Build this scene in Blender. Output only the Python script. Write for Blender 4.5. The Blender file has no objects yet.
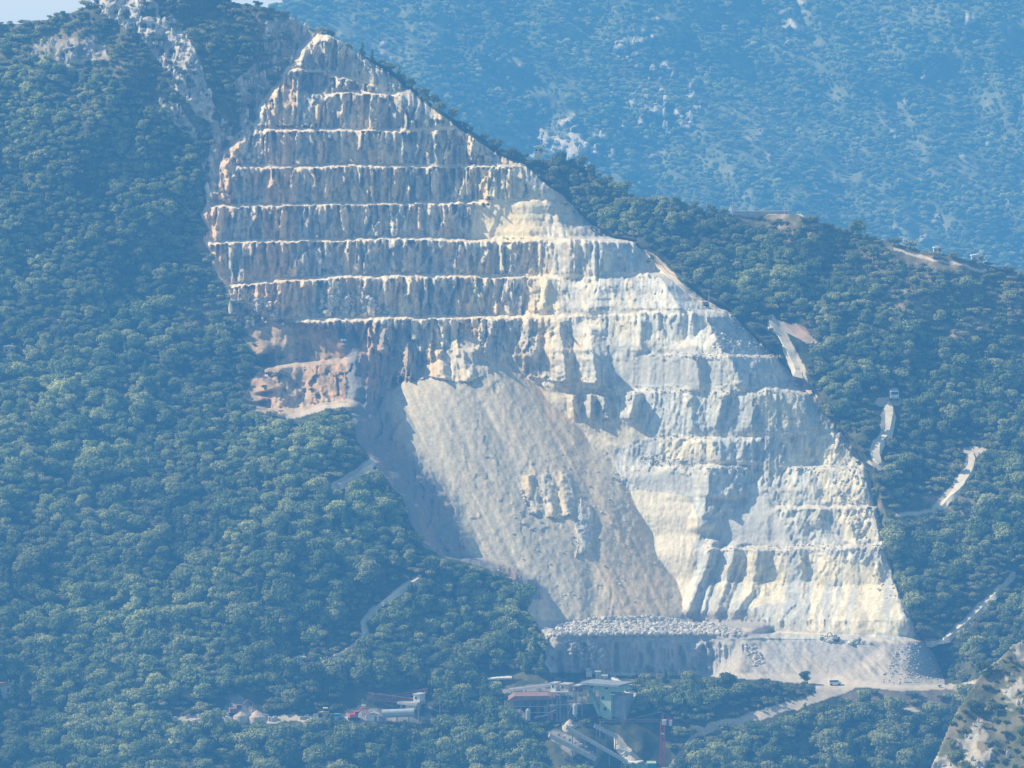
import bpy, math, random
import numpy as np
from mathutils import Vector, Matrix
random.seed(7)
rng = np.random.default_rng(11)
R = math.radians
scene = bpy.context.scene
COL = scene.collection

# ------------------------------------------------------------------ camera and bearings
F = 5000.0
PITCH = math.atan((384 - 26) / F)
CAM = np.array([0.0, -2000.0, 290.0])
cp, sp = math.cos(PITCH), math.sin(PITCH)
cam = bpy.data.cameras.new('camera'); camo = bpy.data.objects.new('camera', cam); COL.objects.link(camo)
cam.sensor_width = 36.0; cam.lens = 36.0 * F / 1024; cam.clip_start = 5; cam.clip_end = 40000
camo.location = CAM; camo.rotation_euler = (math.pi / 2 - PITCH, 0, 0)
scene.camera = camo

def world_of(u, v, Y):
    """point seen in bearing (u, v) at horizontal distance Y from the viewpoint"""
    a = (u - 512.0) / F; b = (384.0 - v) / F
    dx = a; dy = cp + b * sp; dz = -sp + b * cp
    t = Y / dy
    return np.stack([CAM[0] + t * dx, CAM[1] + t * dy, CAM[2] + t * dz], -1)

# ------------------------------------------------------------------ noise
def _h(i, j, s):
    n = (i.astype(np.int64) * 374761393 + j.astype(np.int64) * 668265263 + s * 974634777) & 0xFFFFFFFF
    n = ((n ^ (n >> 13)) * 1274126177) & 0xFFFFFFFF
    return ((n ^ (n >> 16)) & 0xFFFF) / 65535.0
def vnoise(x, y, s=0):
    x = np.asarray(x, float); y = np.asarray(y, float)
    i = np.floor(x); j = np.floor(y); fx = x - i; fy = y - j
    fx = fx * fx * fx * (fx * (fx * 6 - 15) + 10); fy = fy * fy * fy * (fy * (fy * 6 - 15) + 10)
    a = _h(i, j, s); b = _h(i + 1, j, s); c = _h(i, j + 1, s); d = _h(i + 1, j + 1, s)
    return (a + (b - a) * fx) * (1 - fy) + (c + (d - c) * fx) * fy
def fbm(x, y, s=0, o=4, g=0.5):
    t = 0; a = 1.0; n = 0
    for k in range(o):
        t = t + a * vnoise(x * 2 ** k + 17.3 * k, y * 2 ** k + 9.1 * k, s + k * 13); n += a; a *= g
    return t / n * 2 - 1
def ridged(x, y, s=0, o=3):
    t = 0; a = 1.0; n = 0
    for k in range(o):
        t = t + a * (1 - np.abs(2 * vnoise(x * 2 ** k, y * 2 ** k, s + k * 7) - 1)); n += a; a *= 0.5
    return t / n
def facets(x, y, s=0):
    """angular joint blocks: a random height and tilt for each irregular cell"""
    i = np.floor(x); j = np.floor(y); best = np.full(np.shape(x), 9e9); val = np.zeros(np.shape(x))
    for a in (-1, 0, 1):
        for b in (-1, 0, 1):
            ci, cj = i + a, j + b; px = ci + .1 + .8 * _h(ci, cj, s); py = cj + .1 + .8 * _h(ci, cj, s + 1)
            dx = x - px; dy = y - py; d = dx * dx + dy * dy; h = (_h(ci, cj, s + 2) - .5) + dx * (_h(ci, cj, s + 3) - .5) * 1.6 + dy * (_h(ci, cj, s + 4) - .5) * 1.2
            m = d < best; best = np.where(m, d, best); val = np.where(m, h, val)
    return val
def ss(x): x = np.clip(x, 0, 1); return x * x * (3 - 2 * x)
def ip(x, pts):
    p = np.array(pts, float); return np.interp(x, p[:, 0], p[:, 1])
def poly(U, V, pts):
    pts = np.array(pts, float); ins = np.zeros(U.shape, bool)
    x0, y0 = pts.min(0); x1, y1 = pts.max(0)
    bb = (U >= x0) & (U <= x1) & (V >= y0) & (V <= y1)
    u = U[bb]; v = V[bb]; r = np.zeros(u.shape, bool); n = len(pts)
    for k in range(n):
        ax, ay = pts[k]; bx, by = pts[(k + 1) % n]
        if ay == by: continue
        c = ((ay > v) != (by > v)) & (u < (bx - ax) * (v - ay) / (by - ay) + ax)
        r ^= c
    ins[bb] = r
    return ins
def pdist(U, V, pts):
    d = np.full(U.shape, 1e9)
    for (ax, ay), (bx, by) in zip(pts[:-1], pts[1:]):
        m = (U > min(ax, bx) - 30) & (U < max(ax, bx) + 30) & (V > min(ay, by) - 30) & (V < max(ay, by) + 30)
        u = U[m]; v = V[m]; L = (bx - ax) ** 2 + (by - ay) ** 2 + 1e-9
        t = np.clip(((u - ax) * (bx - ax) + (v - ay) * (by - ay)) / L, 0, 1)
        d[m] = np.minimum(d[m], np.hypot(u - ax - t * (bx - ax), v - ay - t * (by - ay)))
    return d

# ------------------------------------------------------------------ materials
def newmat(name):
    m = bpy.data.materials.new(name); m.use_nodes = True
    nt = m.node_tree; b = nt.nodes['Principled BSDF']; b.inputs['Specular IOR Level'].default_value = 0.15
    b.inputs['Roughness'].default_value = 0.9
    return m, nt, b
def plain(name, c, rough=0.7, var=0.25, scale=0.8, metal=0.0):
    """painted or weathered surface: base colour broken up by soft stains"""
    m, nt, b = newmat(name)
    tc = nt.nodes.new('ShaderNodeTexCoord'); n = nt.nodes.new('ShaderNodeTexNoise'); n.inputs['Scale'].default_value = scale
    n.inputs['Detail'].default_value = 5
    r = nt.nodes.new('ShaderNodeValToRGB')
    r.color_ramp.elements[0].position = 0.3; r.color_ramp.elements[1].position = 0.7
    r.color_ramp.elements[0].color = (*[x * (1 - var) for x in c], 1)
    r.color_ramp.elements[1].color = (*[min(1, x * (1 + var * .5)) for x in c], 1)
    nt.links.new(tc.outputs['Object'], n.inputs['Vector']); nt.links.new(n.outputs['Fac'], r.inputs['Fac'])
    nt.links.new(r.outputs['Color'], b.inputs['Base Color'])
    b.inputs['Roughness'].default_value = rough; b.inputs['Metallic'].default_value = metal
    return m
def ground_mat(name, strength=0.5, sc=(0.35, 0.35, 0.12), amt=0.35, dist=1.2):
    """albedo attribute of the terrain broken up by fine procedural grain and bump"""
    m, nt, b = newmat(name); N = nt.nodes.new; L = nt.links.new
    at = N('ShaderNodeAttribute'); at.attribute_name = 'albedo'
    g = N('ShaderNodeNewGeometry'); mp = N('ShaderNodeMapping'); mp.inputs['Scale'].default_value = sc
    L(g.outputs['Position'], mp.inputs['Vector'])
    n = N('ShaderNodeTexNoise'); n.inputs['Scale'].default_value = 1.0; n.inputs['Detail'].default_value = 6; n.inputs['Roughness'].default_value = .65
    L(mp.outputs['Vector'], n.inputs['Vector'])
    mr = N('ShaderNodeMapRange'); mr.inputs['From Min'].default_value = .3; mr.inputs['From Max'].default_value = .7
    mr.inputs['To Min'].default_value = 1 - amt; mr.inputs['To Max'].default_value = 1 + amt
    L(n.outputs['Fac'], mr.inputs['Value'])
    vm = N('ShaderNodeVectorMath'); vm.operation = 'SCALE'
    L(at.outputs['Color'], vm.inputs[0]); L(mr.outputs['Result'], vm.inputs['Scale'])
    L(vm.outputs['Vector'], b.inputs['Base Color'])
    bp = N('ShaderNodeBump'); bp.inputs['Strength'].default_value = strength; bp.inputs['Distance'].default_value = dist
    L(n.outputs['Fac'], bp.inputs['Height']); L(bp.outputs['Normal'], b.inputs['Normal'])
    return m
def leaf_mat(name, c1, c2, c3):
    m, nt, b = newmat(name); N = nt.nodes.new; L = nt.links.new
    oi = N('ShaderNodeObjectInfo'); g = N('ShaderNodeNewGeometry')
    r = N('ShaderNodeValToRGB'); e = r.color_ramp.elements
    e[0].position = 0.0; e[0].color = (*c1, 1); e[1].position = 1.0; e[1].color = (*c3, 1)
    k = r.color_ramp.elements.new(.55); k.color = (*c2, 1)
    L(oi.outputs['Random'], r.inputs['Fac'])
    n = N('ShaderNodeTexNoise'); n.inputs['Scale'].default_value = .02; n.inputs['Detail'].default_value = 3
    L(g.outputs['Position'], n.inputs['Vector'])
    n2 = N('ShaderNodeTexNoise'); n2.inputs['Scale'].default_value = .9; n2.inputs['Detail'].default_value = 2
    L(g.outputs['Position'], n2.inputs['Vector'])
    mr = N('ShaderNodeMapRange'); mr.inputs['From Min'].default_value = .3; mr.inputs['From Max'].default_value = .7
    mr.inputs['To Min'].default_value = .65; mr.inputs['To Max'].default_value = 1.35
    L(n.outputs['Fac'], mr.inputs['Value'])
    mr2 = N('ShaderNodeMapRange'); mr2.inputs['From Min'].default_value = .3; mr2.inputs['From Max'].default_value = .7
    mr2.inputs['To Min'].default_value = .7; mr2.inputs['To Max'].default_value = 1.3
    L(n2.outputs['Fac'], mr2.inputs['Value'])
    mu = N('ShaderNodeMath'); mu.operation = 'MULTIPLY'; L(mr.outputs[0], mu.inputs[0]); L(mr2.outputs[0], mu.inputs[1])
    vm = N('ShaderNodeVectorMath'); vm.operation = 'SCALE'; L(r.outputs['Color'], vm.inputs[0]); L(mu.outputs[0], vm.inputs['Scale'])
    L(vm.outputs['Vector'], b.inputs['Base Color'])
    tr = N('ShaderNodeBsdfTranslucent'); L(vm.outputs['Vector'], tr.inputs['Color'])
    mx = N('ShaderNodeMixShader'); mx.inputs['Fac'].default_value = .4
    out = nt.nodes['Material Output']
    L(b.outputs['BSDF'], mx.inputs[1]); L(tr.outputs['BSDF'], mx.inputs[2]); L(mx.outputs['Shader'], out.inputs['Surface'])
    return m
M = {}
M['rock'] = ground_mat('cut_rock', .55, (.5, .5, .10), .22, 1.0)
M['scree'] = ground_mat('scree', .35, (.8, .8, .8), .18, .5)
M['soil'] = ground_mat('hill_soil', .5, (.25, .25, .25), .35, 1.0)
M['dirt'] = ground_mat('dirt_track', .2, (.5, .5, .5), .12, .3)
M['leaf'] = leaf_mat('oak_leaves', (.16, .22, .08), (.31, .36, .14), (.48, .50, .23))
M['pine'] = leaf_mat('pine_needles', (.12, .18, .07), (.18, .24, .09), (.25, .30, .11))
M['bush'] = leaf_mat('scrub_leaves', (.18, .215, .09), (.28, .30, .13), (.45, .43, .21))
M['bark'] = plain('bark', (.10, .075, .05), .95)

# ------------------------------------------------------------------ generic surface
def sheet(name, P, fm, colr, mat, kind='structure', label=None, cat=None):
    nv, nu = P.shape[:2]
    idx = np.arange(nv * nu).reshape(nv, nu)
    a = idx[:-1, :-1][fm]; b = idx[1:, :-1][fm]; c = idx[1:, 1:][fm]; d = idx[:-1, 1:][fm]
    Q = np.stack([a, b, c, d], 1)
    used, inv = np.unique(Q, return_inverse=True); Q = inv.reshape(-1, 4)
    co = P.reshape(-1, 3)[used]; cl = colr.reshape(-1, 3)[used]
    me = bpy.data.meshes.new(name)
    me.vertices.add(len(co)); me.vertices.foreach_set('co', co.astype(np.float32).ravel())
    me.loops.add(Q.size); me.loops.foreach_set('vertex_index', Q.astype(np.int32).ravel())
    me.polygons.add(len(Q)); me.polygons.foreach_set('loop_start', np.arange(0, Q.size, 4, dtype=np.int32))
    me.polygons.foreach_set('loop_total', np.full(len(Q), 4, np.int32))
    me.update(calc_edges=True)
    at = me.attributes.new('albedo', 'FLOAT_COLOR', 'POINT')
    at.data.foreach_set('color', np.concatenate([cl, np.ones((len(cl), 1))], 1).astype(np.float32).ravel())
    me.materials.append(mat)
    o = bpy.data.objects.new(name, me); COL.objects.link(o); o['kind'] = kind
    if label: o['label'] = label
    if cat: o['category'] = cat
    return o

# ================================================================== MAIN HILL
us = np.concatenate([np.arange(-240, 0, 6), np.arange(0, 1024, 1.0), np.arange(1024, 1265, 6)])
vs = np.concatenate([np.arange(-60, 0, 2), np.arange(0, 770, 1.0), np.arange(770, 900, 5)])
U, V = np.meshgrid(us, vs)

SKY = [(-240, 46), (-60, 30), (0, 23), (25, 23), (55, 17), (88, 7), (105, -6), (140, -16), (190, -14), (232, 1), (262, 7), (285, 12),
       (305, 26), (330, 34), (355, 52), (385, 66), (405, 80), (432, 103), (470, 130), (500, 149), (530, 160), (565, 160), (590, 172), (615, 188),
       (640, 199), (680, 208), (730, 213), (800, 214), (840, 228), (890, 242), (950, 256), (1024, 274), (1265, 330)]
sky = ip(us, SKY) + 1.6 * fbm(us / 22., us * 0, 5, 3)
OV = np.maximum(sky[None, :] - V, 0)
Vc = np.maximum(V, sky[None, :])

# left edge of the cut (u at v) and right edge / right crest
L_ = [(20, 322), (34, 312), (50, 298), (72, 284), (100, 262), (128, 250), (150, 222), (180, 205), (205, 202), (240, 204), (277, 216), (300, 232),
      (318, 262), (330, 322), (360, 345), (400, 346), (440, 356), (465, 372), (495, 398), (530, 413), (555, 424), (568, 470), (580, 500), (605, 522), (630, 540), (650, 546), (690, 548)]
R_ = [(20, 330), (34, 338), (50, 352), (72, 388), (92, 412), (112, 436), (128, 458), (140, 476), (155, 498), (165, 524), (185, 545), (195, 562),
      (212, 578), (236, 606), (240, 630), (250, 642), (272, 662), (285, 684), (300, 706), (308, 724), (322, 740), (340, 756), (360, 778), (378, 797), (395, 814),
      (415, 824), (432, 840), (450, 854), (468, 866), (490, 872), (515, 878), (545, 886), (580, 894), (610, 908), (640, 920), (660, 938), (690, 946)]
CR = [(20, 326), (60, 360), (95, 392), (128, 452), (155, 482), (165, 500), (190, 540), (203, 549), (238, 570), (243, 610), (272, 640), (277, 660), (308, 680), (317, 706),
      (350, 722), (388, 766), (396, 778), (430, 830), (465, 862), (505, 872), (545, 882), (610, 903), (640, 914), (690, 940)]
U0 = [(0, 330), (60, 345), (130, 432), (150, 456), (200, 466), (240, 475), (317, 490), (400, 515), (500, 535), (560, 545), (600, 552), (690, 590)]
L = ip(Vc, L_); Rr = ip(Vc, R_); Cr = ip(Vc, CR); u0 = ip(Vc, U0)
L = L + 5 * fbm(V / 12., V * 0 + 3, 3, 3)
wig = 4 * fbm(V / 10., V * 0 + 8, 8, 3)

BENCH = [  # (polyline v(u), u from, u to, tread drop m, tread width px)
    ([(270, 70), (300, 67), (345, 76), (400, 90)], 275, 388, 6, 3.5),
    ([(300, 96), (345, 90), (400, 92), (425, 97)], 318, 412, 7, 3.5),
    ([(260, 129), (320, 127.5), (400, 128), (480, 126)], 258, 470, 8, 3.5),
    ([(225, 164), (280, 166), (340, 163), (400, 165), (530, 164)], 228, 530, 8, 3.5),
    ([(195, 205), (240, 203.5), (330, 202), (450, 201.5), (550, 197)], 195, 556, 8, 3.5),
    ([(195, 242), (240, 240), (320, 238.5), (400, 236.5), (500, 239), (610, 239)], 195, 640, 8, 3.5),
    ([(205, 292), (240, 283), (300, 277), (400, 273), (500, 275), (660, 272)], 210, 668, 9, 4),
    ([(220, 330), (260, 324), (310, 318), (400, 316), (500, 315), (720, 308)], 230, 735, 10, 4),
    ([(540, 346), (600, 348), (660, 352), (770, 354)], 640, 785, 7, 3.5),
    ([(540, 394), (600, 388), (700, 387), (780, 387), (820, 392)], 600, 815, 8, 4),
    ([(600, 434), (650, 437), (720, 434), (850, 430)], 650, 850, 8, 4),
    ([(600, 468), (660, 464), (740, 461), (870, 467)], 655, 868, 8, 4),
    ([(600, 500), (770, 506), (880, 504)], 765, 885, 6, 4),
    ([(600, 545), (700, 546), (800, 546), (890, 544)], 700, 888, 8, 4),
    ([(600, 590), (900, 590)], 2000, 2001, 8, 4),
]
YT = 2150.0
Yc = YT - .10 * (Vc - 60)
treadm = np.zeros(U.shape); frac = np.ones(U.shape); last = np.full(U.shape, 55.0)
wob = 1.2 * fbm(U / 25., V * 0, 21, 3)
for k, (pl, a, b, dr, w) in enumerate(BENCH):
    vk = ip(U, pl) + 1.1 * fbm(U / 14. + 50 * k, U * 0 + k, 60 + k, 3) + .9 * fbm(U / 3.5 + 50 * k, U * 0 + k, 160 + k, 2)
    pres = ss((U - a) / 10) * ss((b - U) / 10)
    wk = w * pres + 30 * (1 - pres)
    t = (Vc - vk - (1 - pres) * (-15)) / wk
    Yc = Yc - dr * ss(t)
    treadm = np.maximum(treadm, pres * (t > -.15) * (t < 1.05))
    # plan wobble differing bench by bench
    nxt = vk + 38
    Yc = Yc + 3.2 * fbm(U / 38. + 31 * k, U * 0 + k, 90 + k, 3) * ss((Vc - vk) / 5) * ss((nxt - Vc) / 5) * pres
    below = Vc > vk + wk
    last = np.where(below, vk + wk, last)
frac = np.clip((Vc - last) / 33., 0, 1.5)     # 0 at the crest of a face, 1 at its foot

def Yright(v): return ip(v, [(-60, 2200), (60, 2150), (200, 2079), (690, 1829), (900, 1735)])
def Yleft(v): return ip(v, [(-60, 2192), (60, 2150), (318, 2064), (420, 1992), (470, 1963), (600, 1893), (690, 1846), (900, 1742)])
def hill(u, v):
    w = ss((u - 420) / 300.)
    y = Yleft(v) * (1 - w) + Yright(v) * w
    y = y + .06 * np.maximum(250 - u, 0) - 18 * np.exp(-((u - 330) / 90.) ** 2) * ss((v - 400) / 60) * ss((650 - v) / 80)
    # spurs and gullies of the wooded slopes
    g = 20 * fbm((u + .55 * v) / 120., v / 230., 40, 3) + 7 * fbm(u / 38., v / 44., 44, 3)
    g = g + 10 * fbm((u - .5 * v) / 100., v / 220., 47, 2) * ss((u - 850) / 100)
    g = g * (1 - .75 * np.exp(-((v - 700) / 45.) ** 2) * ss((u - 130) / 80))
    return y + g
Yh = hill(U, Vc)

# quarry bowl turning toward the viewer on the right
YhR = hill(Rr, Vc)
Ycr = YT - .10 * (Vc - 60) - ip(Vc, [(60, 0), (85, 6), (318, 64), (350, 70), (470, 99), (560, 118), (690, 118)])
t = np.clip((U - u0) / np.maximum(Cr - u0, 14), 0, 1)
gap = Ycr - (YhR - .55 * (Rr - Cr))
Yq = Yc - np.maximum(gap, 0) * (t ** 1.12)
past = np.maximum(U - Cr, 0)
Yq = np.minimum.accumulate(np.where(V < 60, 1e4, Yq + .09 * V), axis=0) - .09 * V; Yq = np.where(V < 60, Yc, Yq)
Yq = Yq + np.minimum(past * 0.62, 40)

# buttresses: (polyline u(v), ramp left px, drop right px, height m)
RIDGE = [
    ([(134, 474), (165, 473), (200, 459)], 14, 9, 4.5), ([(280, 411), (315, 405)], 9, 7, 4), ([(206, 473), (238, 474)], 5, 4, 1.5),
    ([(96, 300), (127, 306)], 18, 10, 3), ([(98, 345), (127, 345)], 12, 9, 3.2), ([(98, 378), (127, 372)], 10, 16, 3.5),
    ([(168, 228), (201, 238)], 10, 8, 3), ([(206, 500), (238, 488)], 6, 5, 1.0),
    ([(244, 300), (270, 296)], 10, 12, 2.5), ([(244, 395), (270, 393)], 8, 12, 2.5), ([(244, 480), (270, 484)], 24, 7, 4),
    ([(244, 512), (272, 512)], 16, 14, 3.5), ([(242, 572), (270, 576)], 18, 10, 4), ([(242, 608), (270, 600)], 14, 10, 3),
    ([(280, 514), (312, 510)], 20, 14, 3), ([(280, 548), (312, 538)], 18, 12, 3.5), ([(280, 604), (312, 590)], 26, 18, 3.5),
    ([(320, 384), (350, 384)], 14, 10, 5), ([(320, 452), (346, 446)], 20, 20, 5.5), ([(320, 488), (352, 476)], 18, 22, 7),
    ([(320, 528), (356, 534)], 22, 10, 4.5), ([(322, 560), (384, 566)], 24, 14, 5), ([(330, 590), (385, 596)], 22, 16, 7),
    ([(322, 640), (348, 640)], 20, 10, 4), ([(356, 696), (386, 700)], 16, 8, 3), ([(356, 728), (386, 744)], 10, 8, 3.5),
    ([(352, 408), (376, 412)], 10, 7, 3), ([(352, 440), (380, 444)], 16, 8, 4), ([(352, 462), (378, 470)], 12, 8, 4), 
    ([(396, 572), (414, 575)], 7, 6, 3), ([(396, 590), (415, 592)], 8, 7, 3.5), ([(396, 604), (418, 606)], 8, 7, 3), ([(394, 634), (418, 630)], 14, 8, 4),
    ([(396, 724), (428, 716)], 20, 8, 3.5), ([(396, 756), (428, 750)], 16, 16, 4), ([(396, 690), (428, 694)], 12, 6, 2),
    ([(442, 712), (462, 718)], 30, 26, 7), ([(442, 745), (462, 742)], 14, 20, 5),
    ([(468, 709), (496, 709)], 16, 46, 12), ([(490, 709), (526, 701)], 14, 22, 8), ([(470, 742), (510, 722)], 14, 12, 4),
    ([(476, 528), (512, 536)], 8, 9, 4.5), ([(474, 546), (514, 553)], 9, 9, 5), ([(478, 563), (516, 570)], 8, 8, 4), ([(488, 518), (506, 523)], 6, 6, 3),
    ([(500, 588), (545, 586), (560, 580)], 16, 12, 4.5), 
    ([(543, 713), (575, 703), (613, 686)], 9, 12, 7), ([(549, 728), (580, 712), (612, 703)], 7, 4, 2.5), ([(546, 737), (613, 716)], 12, 9, 5), ([(560, 741), (605, 726)], 5, 4, 2), ([(552, 757), (590, 752), (612, 735)], 10, 9, 4),
    ([(480, 812), (520, 820)], 30, 12, 3), ([(548, 800), (632, 806)], 26, 6, 1.2), ([(560, 850), (636, 862)], 30, 8, 1.2),
    ([(520, 850), (545, 856)], 14, 10, 2.5), ([(398, 800), (428, 812)], 16, 10, 2.5),
]
rd = np.zeros(U.shape)
for pts, wl, wr, h in RIDGE:
    v0, v1 = pts[0][0], pts[-1][0]
    m = (V > v0 - 8) & (V < v1 + 12); uu = U[m]; vv = V[m]
    uc = ip(vv, pts) + 2.0 * fbm(vv / 7., vv * 0 + h, int(v0 + wl), 3)
    f = np.where(uu < uc, 1 - (uc - uu) / wl, 1 - (uu - uc) / wr)
    rd[m] = np.maximum(rd[m], h * np.clip(f, 0, 1) * ss((vv - v0 + 6) / 6) * ss((v1 + 10 - vv) / 12))
Yq = Yq - rd

# rock flutes on the faces
cream = [
    [(456, 165), (470, 132), (478, 135), (474, 165), (464, 202), (455, 202)], [(494, 168), (512, 166), (540, 190), (546, 197), (520, 200), (490, 200)],
    [(474, 207), (500, 202), (546, 199), (536, 238), (468, 239)], [(402, 278), (412, 277), (410, 315), (402, 315)],
    [(498, 243), (512, 243), (512, 272), (497, 272)], [(604, 243), (616, 243), (610, 272), (600, 272)], [(470, 280), (500, 280), (498, 312), (472, 312)],
    [(536, 280), (560, 280), (556, 312), (532, 312)], [(606, 494), (640, 490), (690, 496), (700, 520), (690, 575), (684, 612), (660, 604), (632, 560), (615, 520)],
    [(656, 440), (710, 440), (716, 460), (664, 460)], [(762, 392), (800, 386), (828, 428), (764, 428)], [(780, 434), (836, 434), (852, 464), (790, 462)],
    [(812, 468), (864, 470), (870, 504), (822, 500)], [(800, 550), (850, 556), (896, 590), (905, 634), (806, 632)], [(836, 506), (870, 508), (876, 540), (844, 542)],
    [(650, 560), (700, 548), (690, 600), (660, 600)], [(736, 552), (786, 552), (790, 600), (744, 610)], [(680, 470), (704, 470), (700, 500), (684, 496)]]
smooth_p = [cream[2], cream[8], [(505, 202), (550, 200), (540, 236), (500, 236)], [(650, 486), (706, 490), (694, 575), (684, 612), (652, 600)],
            [(590, 360), (720, 360), (730, 386), (600, 386)], [(840, 560), (890, 570), (904, 630), (850, 630)], [(570, 560), (640, 560), (650, 610), (600, 612)]]
Uw = U + 4 * fbm(U / 16., V / 20., 201, 3); Vw = V + 3 * fbm(U / 16., V / 20., 205, 3)
cm = np.zeros(U.shape); sm = np.zeros(U.shape, bool)
for p in cream: cm = np.maximum(cm, poly(Uw, Vw, p) * 1.0)
smooth_p += [[(500, 345), (535, 386), (560, 386), (606, 390), (566, 396), (560, 420), (640, 424), (650, 438), (606, 452), (606, 472), (592, 492), (560, 470)], [(704, 545), (716, 522), (768, 490), (792, 545)], [(612, 468), (690, 476), (706, 490), (640, 490)]]
for p in smooth_p: sm |= poly(Uw, Vw, p)
rd_s = 1 - .93 * sm
topw = .55 + .65 * np.exp(-frac * 1.6)
benchid = np.floor(last / 7.)
slx = .28 * ss((U - 600) / 60) * (V - 400) * (V > 400)
rw = ss((U - 520) / 80)
fl = (ridged((U + slx) / 11. + benchid * 3.7, V / 44., 301, 3) - .55) * (1 - rw) + (ridged((U + slx) / 19. + benchid * 1.7, V / 70., 302, 3) - .55) * rw
fl2 = ridged((U + slx) / 5.2 + benchid * 5.1 + .3 * fbm(U / 20., V / 9., 304, 2), V / 26., 305, 2) - .5
wx = U + slx + 3 * fbm(U / 14., V / 40., 306, 3)
fac = facets(wx / 6.5 + benchid * 2.3, V / 26. + wx / 60., 320) * (1 - rw) + facets(wx / 17. + V / 50., V / 26. - wx / 50., 325) * rw
fac2 = facets(wx / 3.2 + benchid, V / 10. + wx / 30., 330) * (1 - .3 * rw)
blk = fbm(U / 6., V / 5., 311, 3)
upper = ss((480 - U) / 60) 
amp = (1 - treadm) * rd_s * (6.4 - 4.7 * ss((U - 480) / 80)) * topw
Yq = Yq - amp * .5 * fl - amp * (.5 - .3 * rw) * fl2 - amp * (1.0 - .5 * rw) * fac - amp * (.5 + .35 * rw) * fac2 - (.5 - .4 * rw) * blk * (1 - treadm) * rd_s - .25 * fbm(U / 2.5, V / 2.5, 317, 2)

# scree fan
du = (U - 468) * .4; r = .53 * np.maximum(Vc - 334, 0)
Ys = 2056 - np.sqrt(np.maximum(r * r - du * du * np.where(du > 0, .62 + .55 * ss((V - 470) / 110), .75), 0)) + np.where(np.abs(du) > r, (np.abs(du) - r) * 2, 0)
Ys = Ys - .5 * ridged((U - .52 * (V - 340)) / 7., V / 160., 338, 2) - .7 * facets(U / 9., V / 12., 339) * (fbm(U / 30., V / 60., 337, 2) > .1) + 2.0 * fbm((U - .55 * (V - 340)) / 30., V / 150., 330, 3) + .5 * fbm(U / 5., V / 7., 333, 3) + .9 * ridged((U - .5 * (V - 340)) / 16., V / 120., 335, 2)
Ys = Ys + 1.5 * np.exp(-((U - 590 - .05 * (V - 500)) / 10) ** 2)
k = np.clip(.5 + (Yq - Ys) / 3., 0, 1)
screem = k * (V > 335) * (V < 634)
outc = poly(Uw, Vw, [(514, 476), (570, 472), (574, 512), (560, 520), (530, 512)]) | poly(Uw, Vw, [(400, 352), (484, 346), (492, 372), (470, 382), (430, 378), (402, 378)]) \
    | poly(Uw, Vw, [(520, 340), (560, 328), (600, 360), (600, 386), (560, 380), (524, 380)]) | poly(Uw, Vw, [(562, 396), (640, 394), (636, 418), (580, 420)]) | poly(Uw, Vw, [(578, 500), (592, 505), (590, 545), (576, 560)])
Yf = np.where(V > 335, np.minimum(Yq, Ys) - np.maximum(0, .75 - 1.5 * np.abs(k - .5)) * 0, Yq)
low = (V > 465) & (U < 600)
Yf = np.where(outc, Yf - np.where(low, .45, 1.) * rd - np.where(low, 2.0, 3.) * fl - 1.2 * fl2 - 1.0 * blk, Yf)
screem = np.where(outc, .25, screem)
Yq = Yf

# working floor, lower wall, spoil heaps
i620 = int(np.where(vs == 620)[0][0]); Y620 = Yq[i620][None, :]
V620 = 620.
foot = np.where(V > V620, 1, 0)
lo = ss((V - 621) / 14) * 46 + .09 * np.maximum(V - 638, 0)
hi = ss((V - 631 - .03 * (U - 740)) / 6) * np.interp(U, [740, 900], [46, 7]) + np.interp(U, [740, 900], [.30, .5]) * np.maximum(V - 640, 0) + .1 * np.clip(V - 620, 0, 14)
mw = ss((U - (738 - .9 * (V - 640))) / 26.)
lw = (1 - mw)
Y620s = np.where(U < 738, Y620, Y620)
Y620r = Y620.copy()
for _ in range(3): Y620r = np.apply_along_axis(lambda a: np.convolve(np.pad(a, 10, mode='edge'), np.ones(21) / 21, 'valid'), 1, Y620r)
yl = Y620 + (Y620r - Y620) * ss((V - 620) / 12) - lo - 1.4 * blk * ss((V - 621) / 4) * ss((642 - V) / 4) - 1.0 * (ridged(U / 8., V / 30., 350, 3) - .5) * 7 * ss((V - 640) / 5) - .8 * blk * ss((V - 640) / 5)
yr = Y620 + (Y620r - Y620) * ss((V - 620) / 12) - hi
cone = lambda uc, vt, s: np.sqrt(np.maximum((.53 * np.maximum(V - vt, 0)) ** 2, 0) + 1e-6) - .9 * np.abs(U - uc) * .4
mound = np.maximum(np.maximum(cone(728, 640, 1), cone(800, 642, 1)), np.maximum(cone(905, 640, 1), cone(860, 648, 1)))
yr = yr - 3.2 * ss(np.maximum(cone(728, 640, 1), cone(885, 642, 1)) / 9.) - .9 * ridged((U - 1.1 * (V - 640)) / 6., V / 40., 356, 2) + .7 * fbm(U / 8., V / 10., 352, 3) + 1.6 * (ridged((U - .9 * (V - 640)) / 14., V / 60., 354, 2) - .5)
Yfl = yl * lw + yr * mw
Yq = np.where(V > V620, Yfl, Yq)

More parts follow.
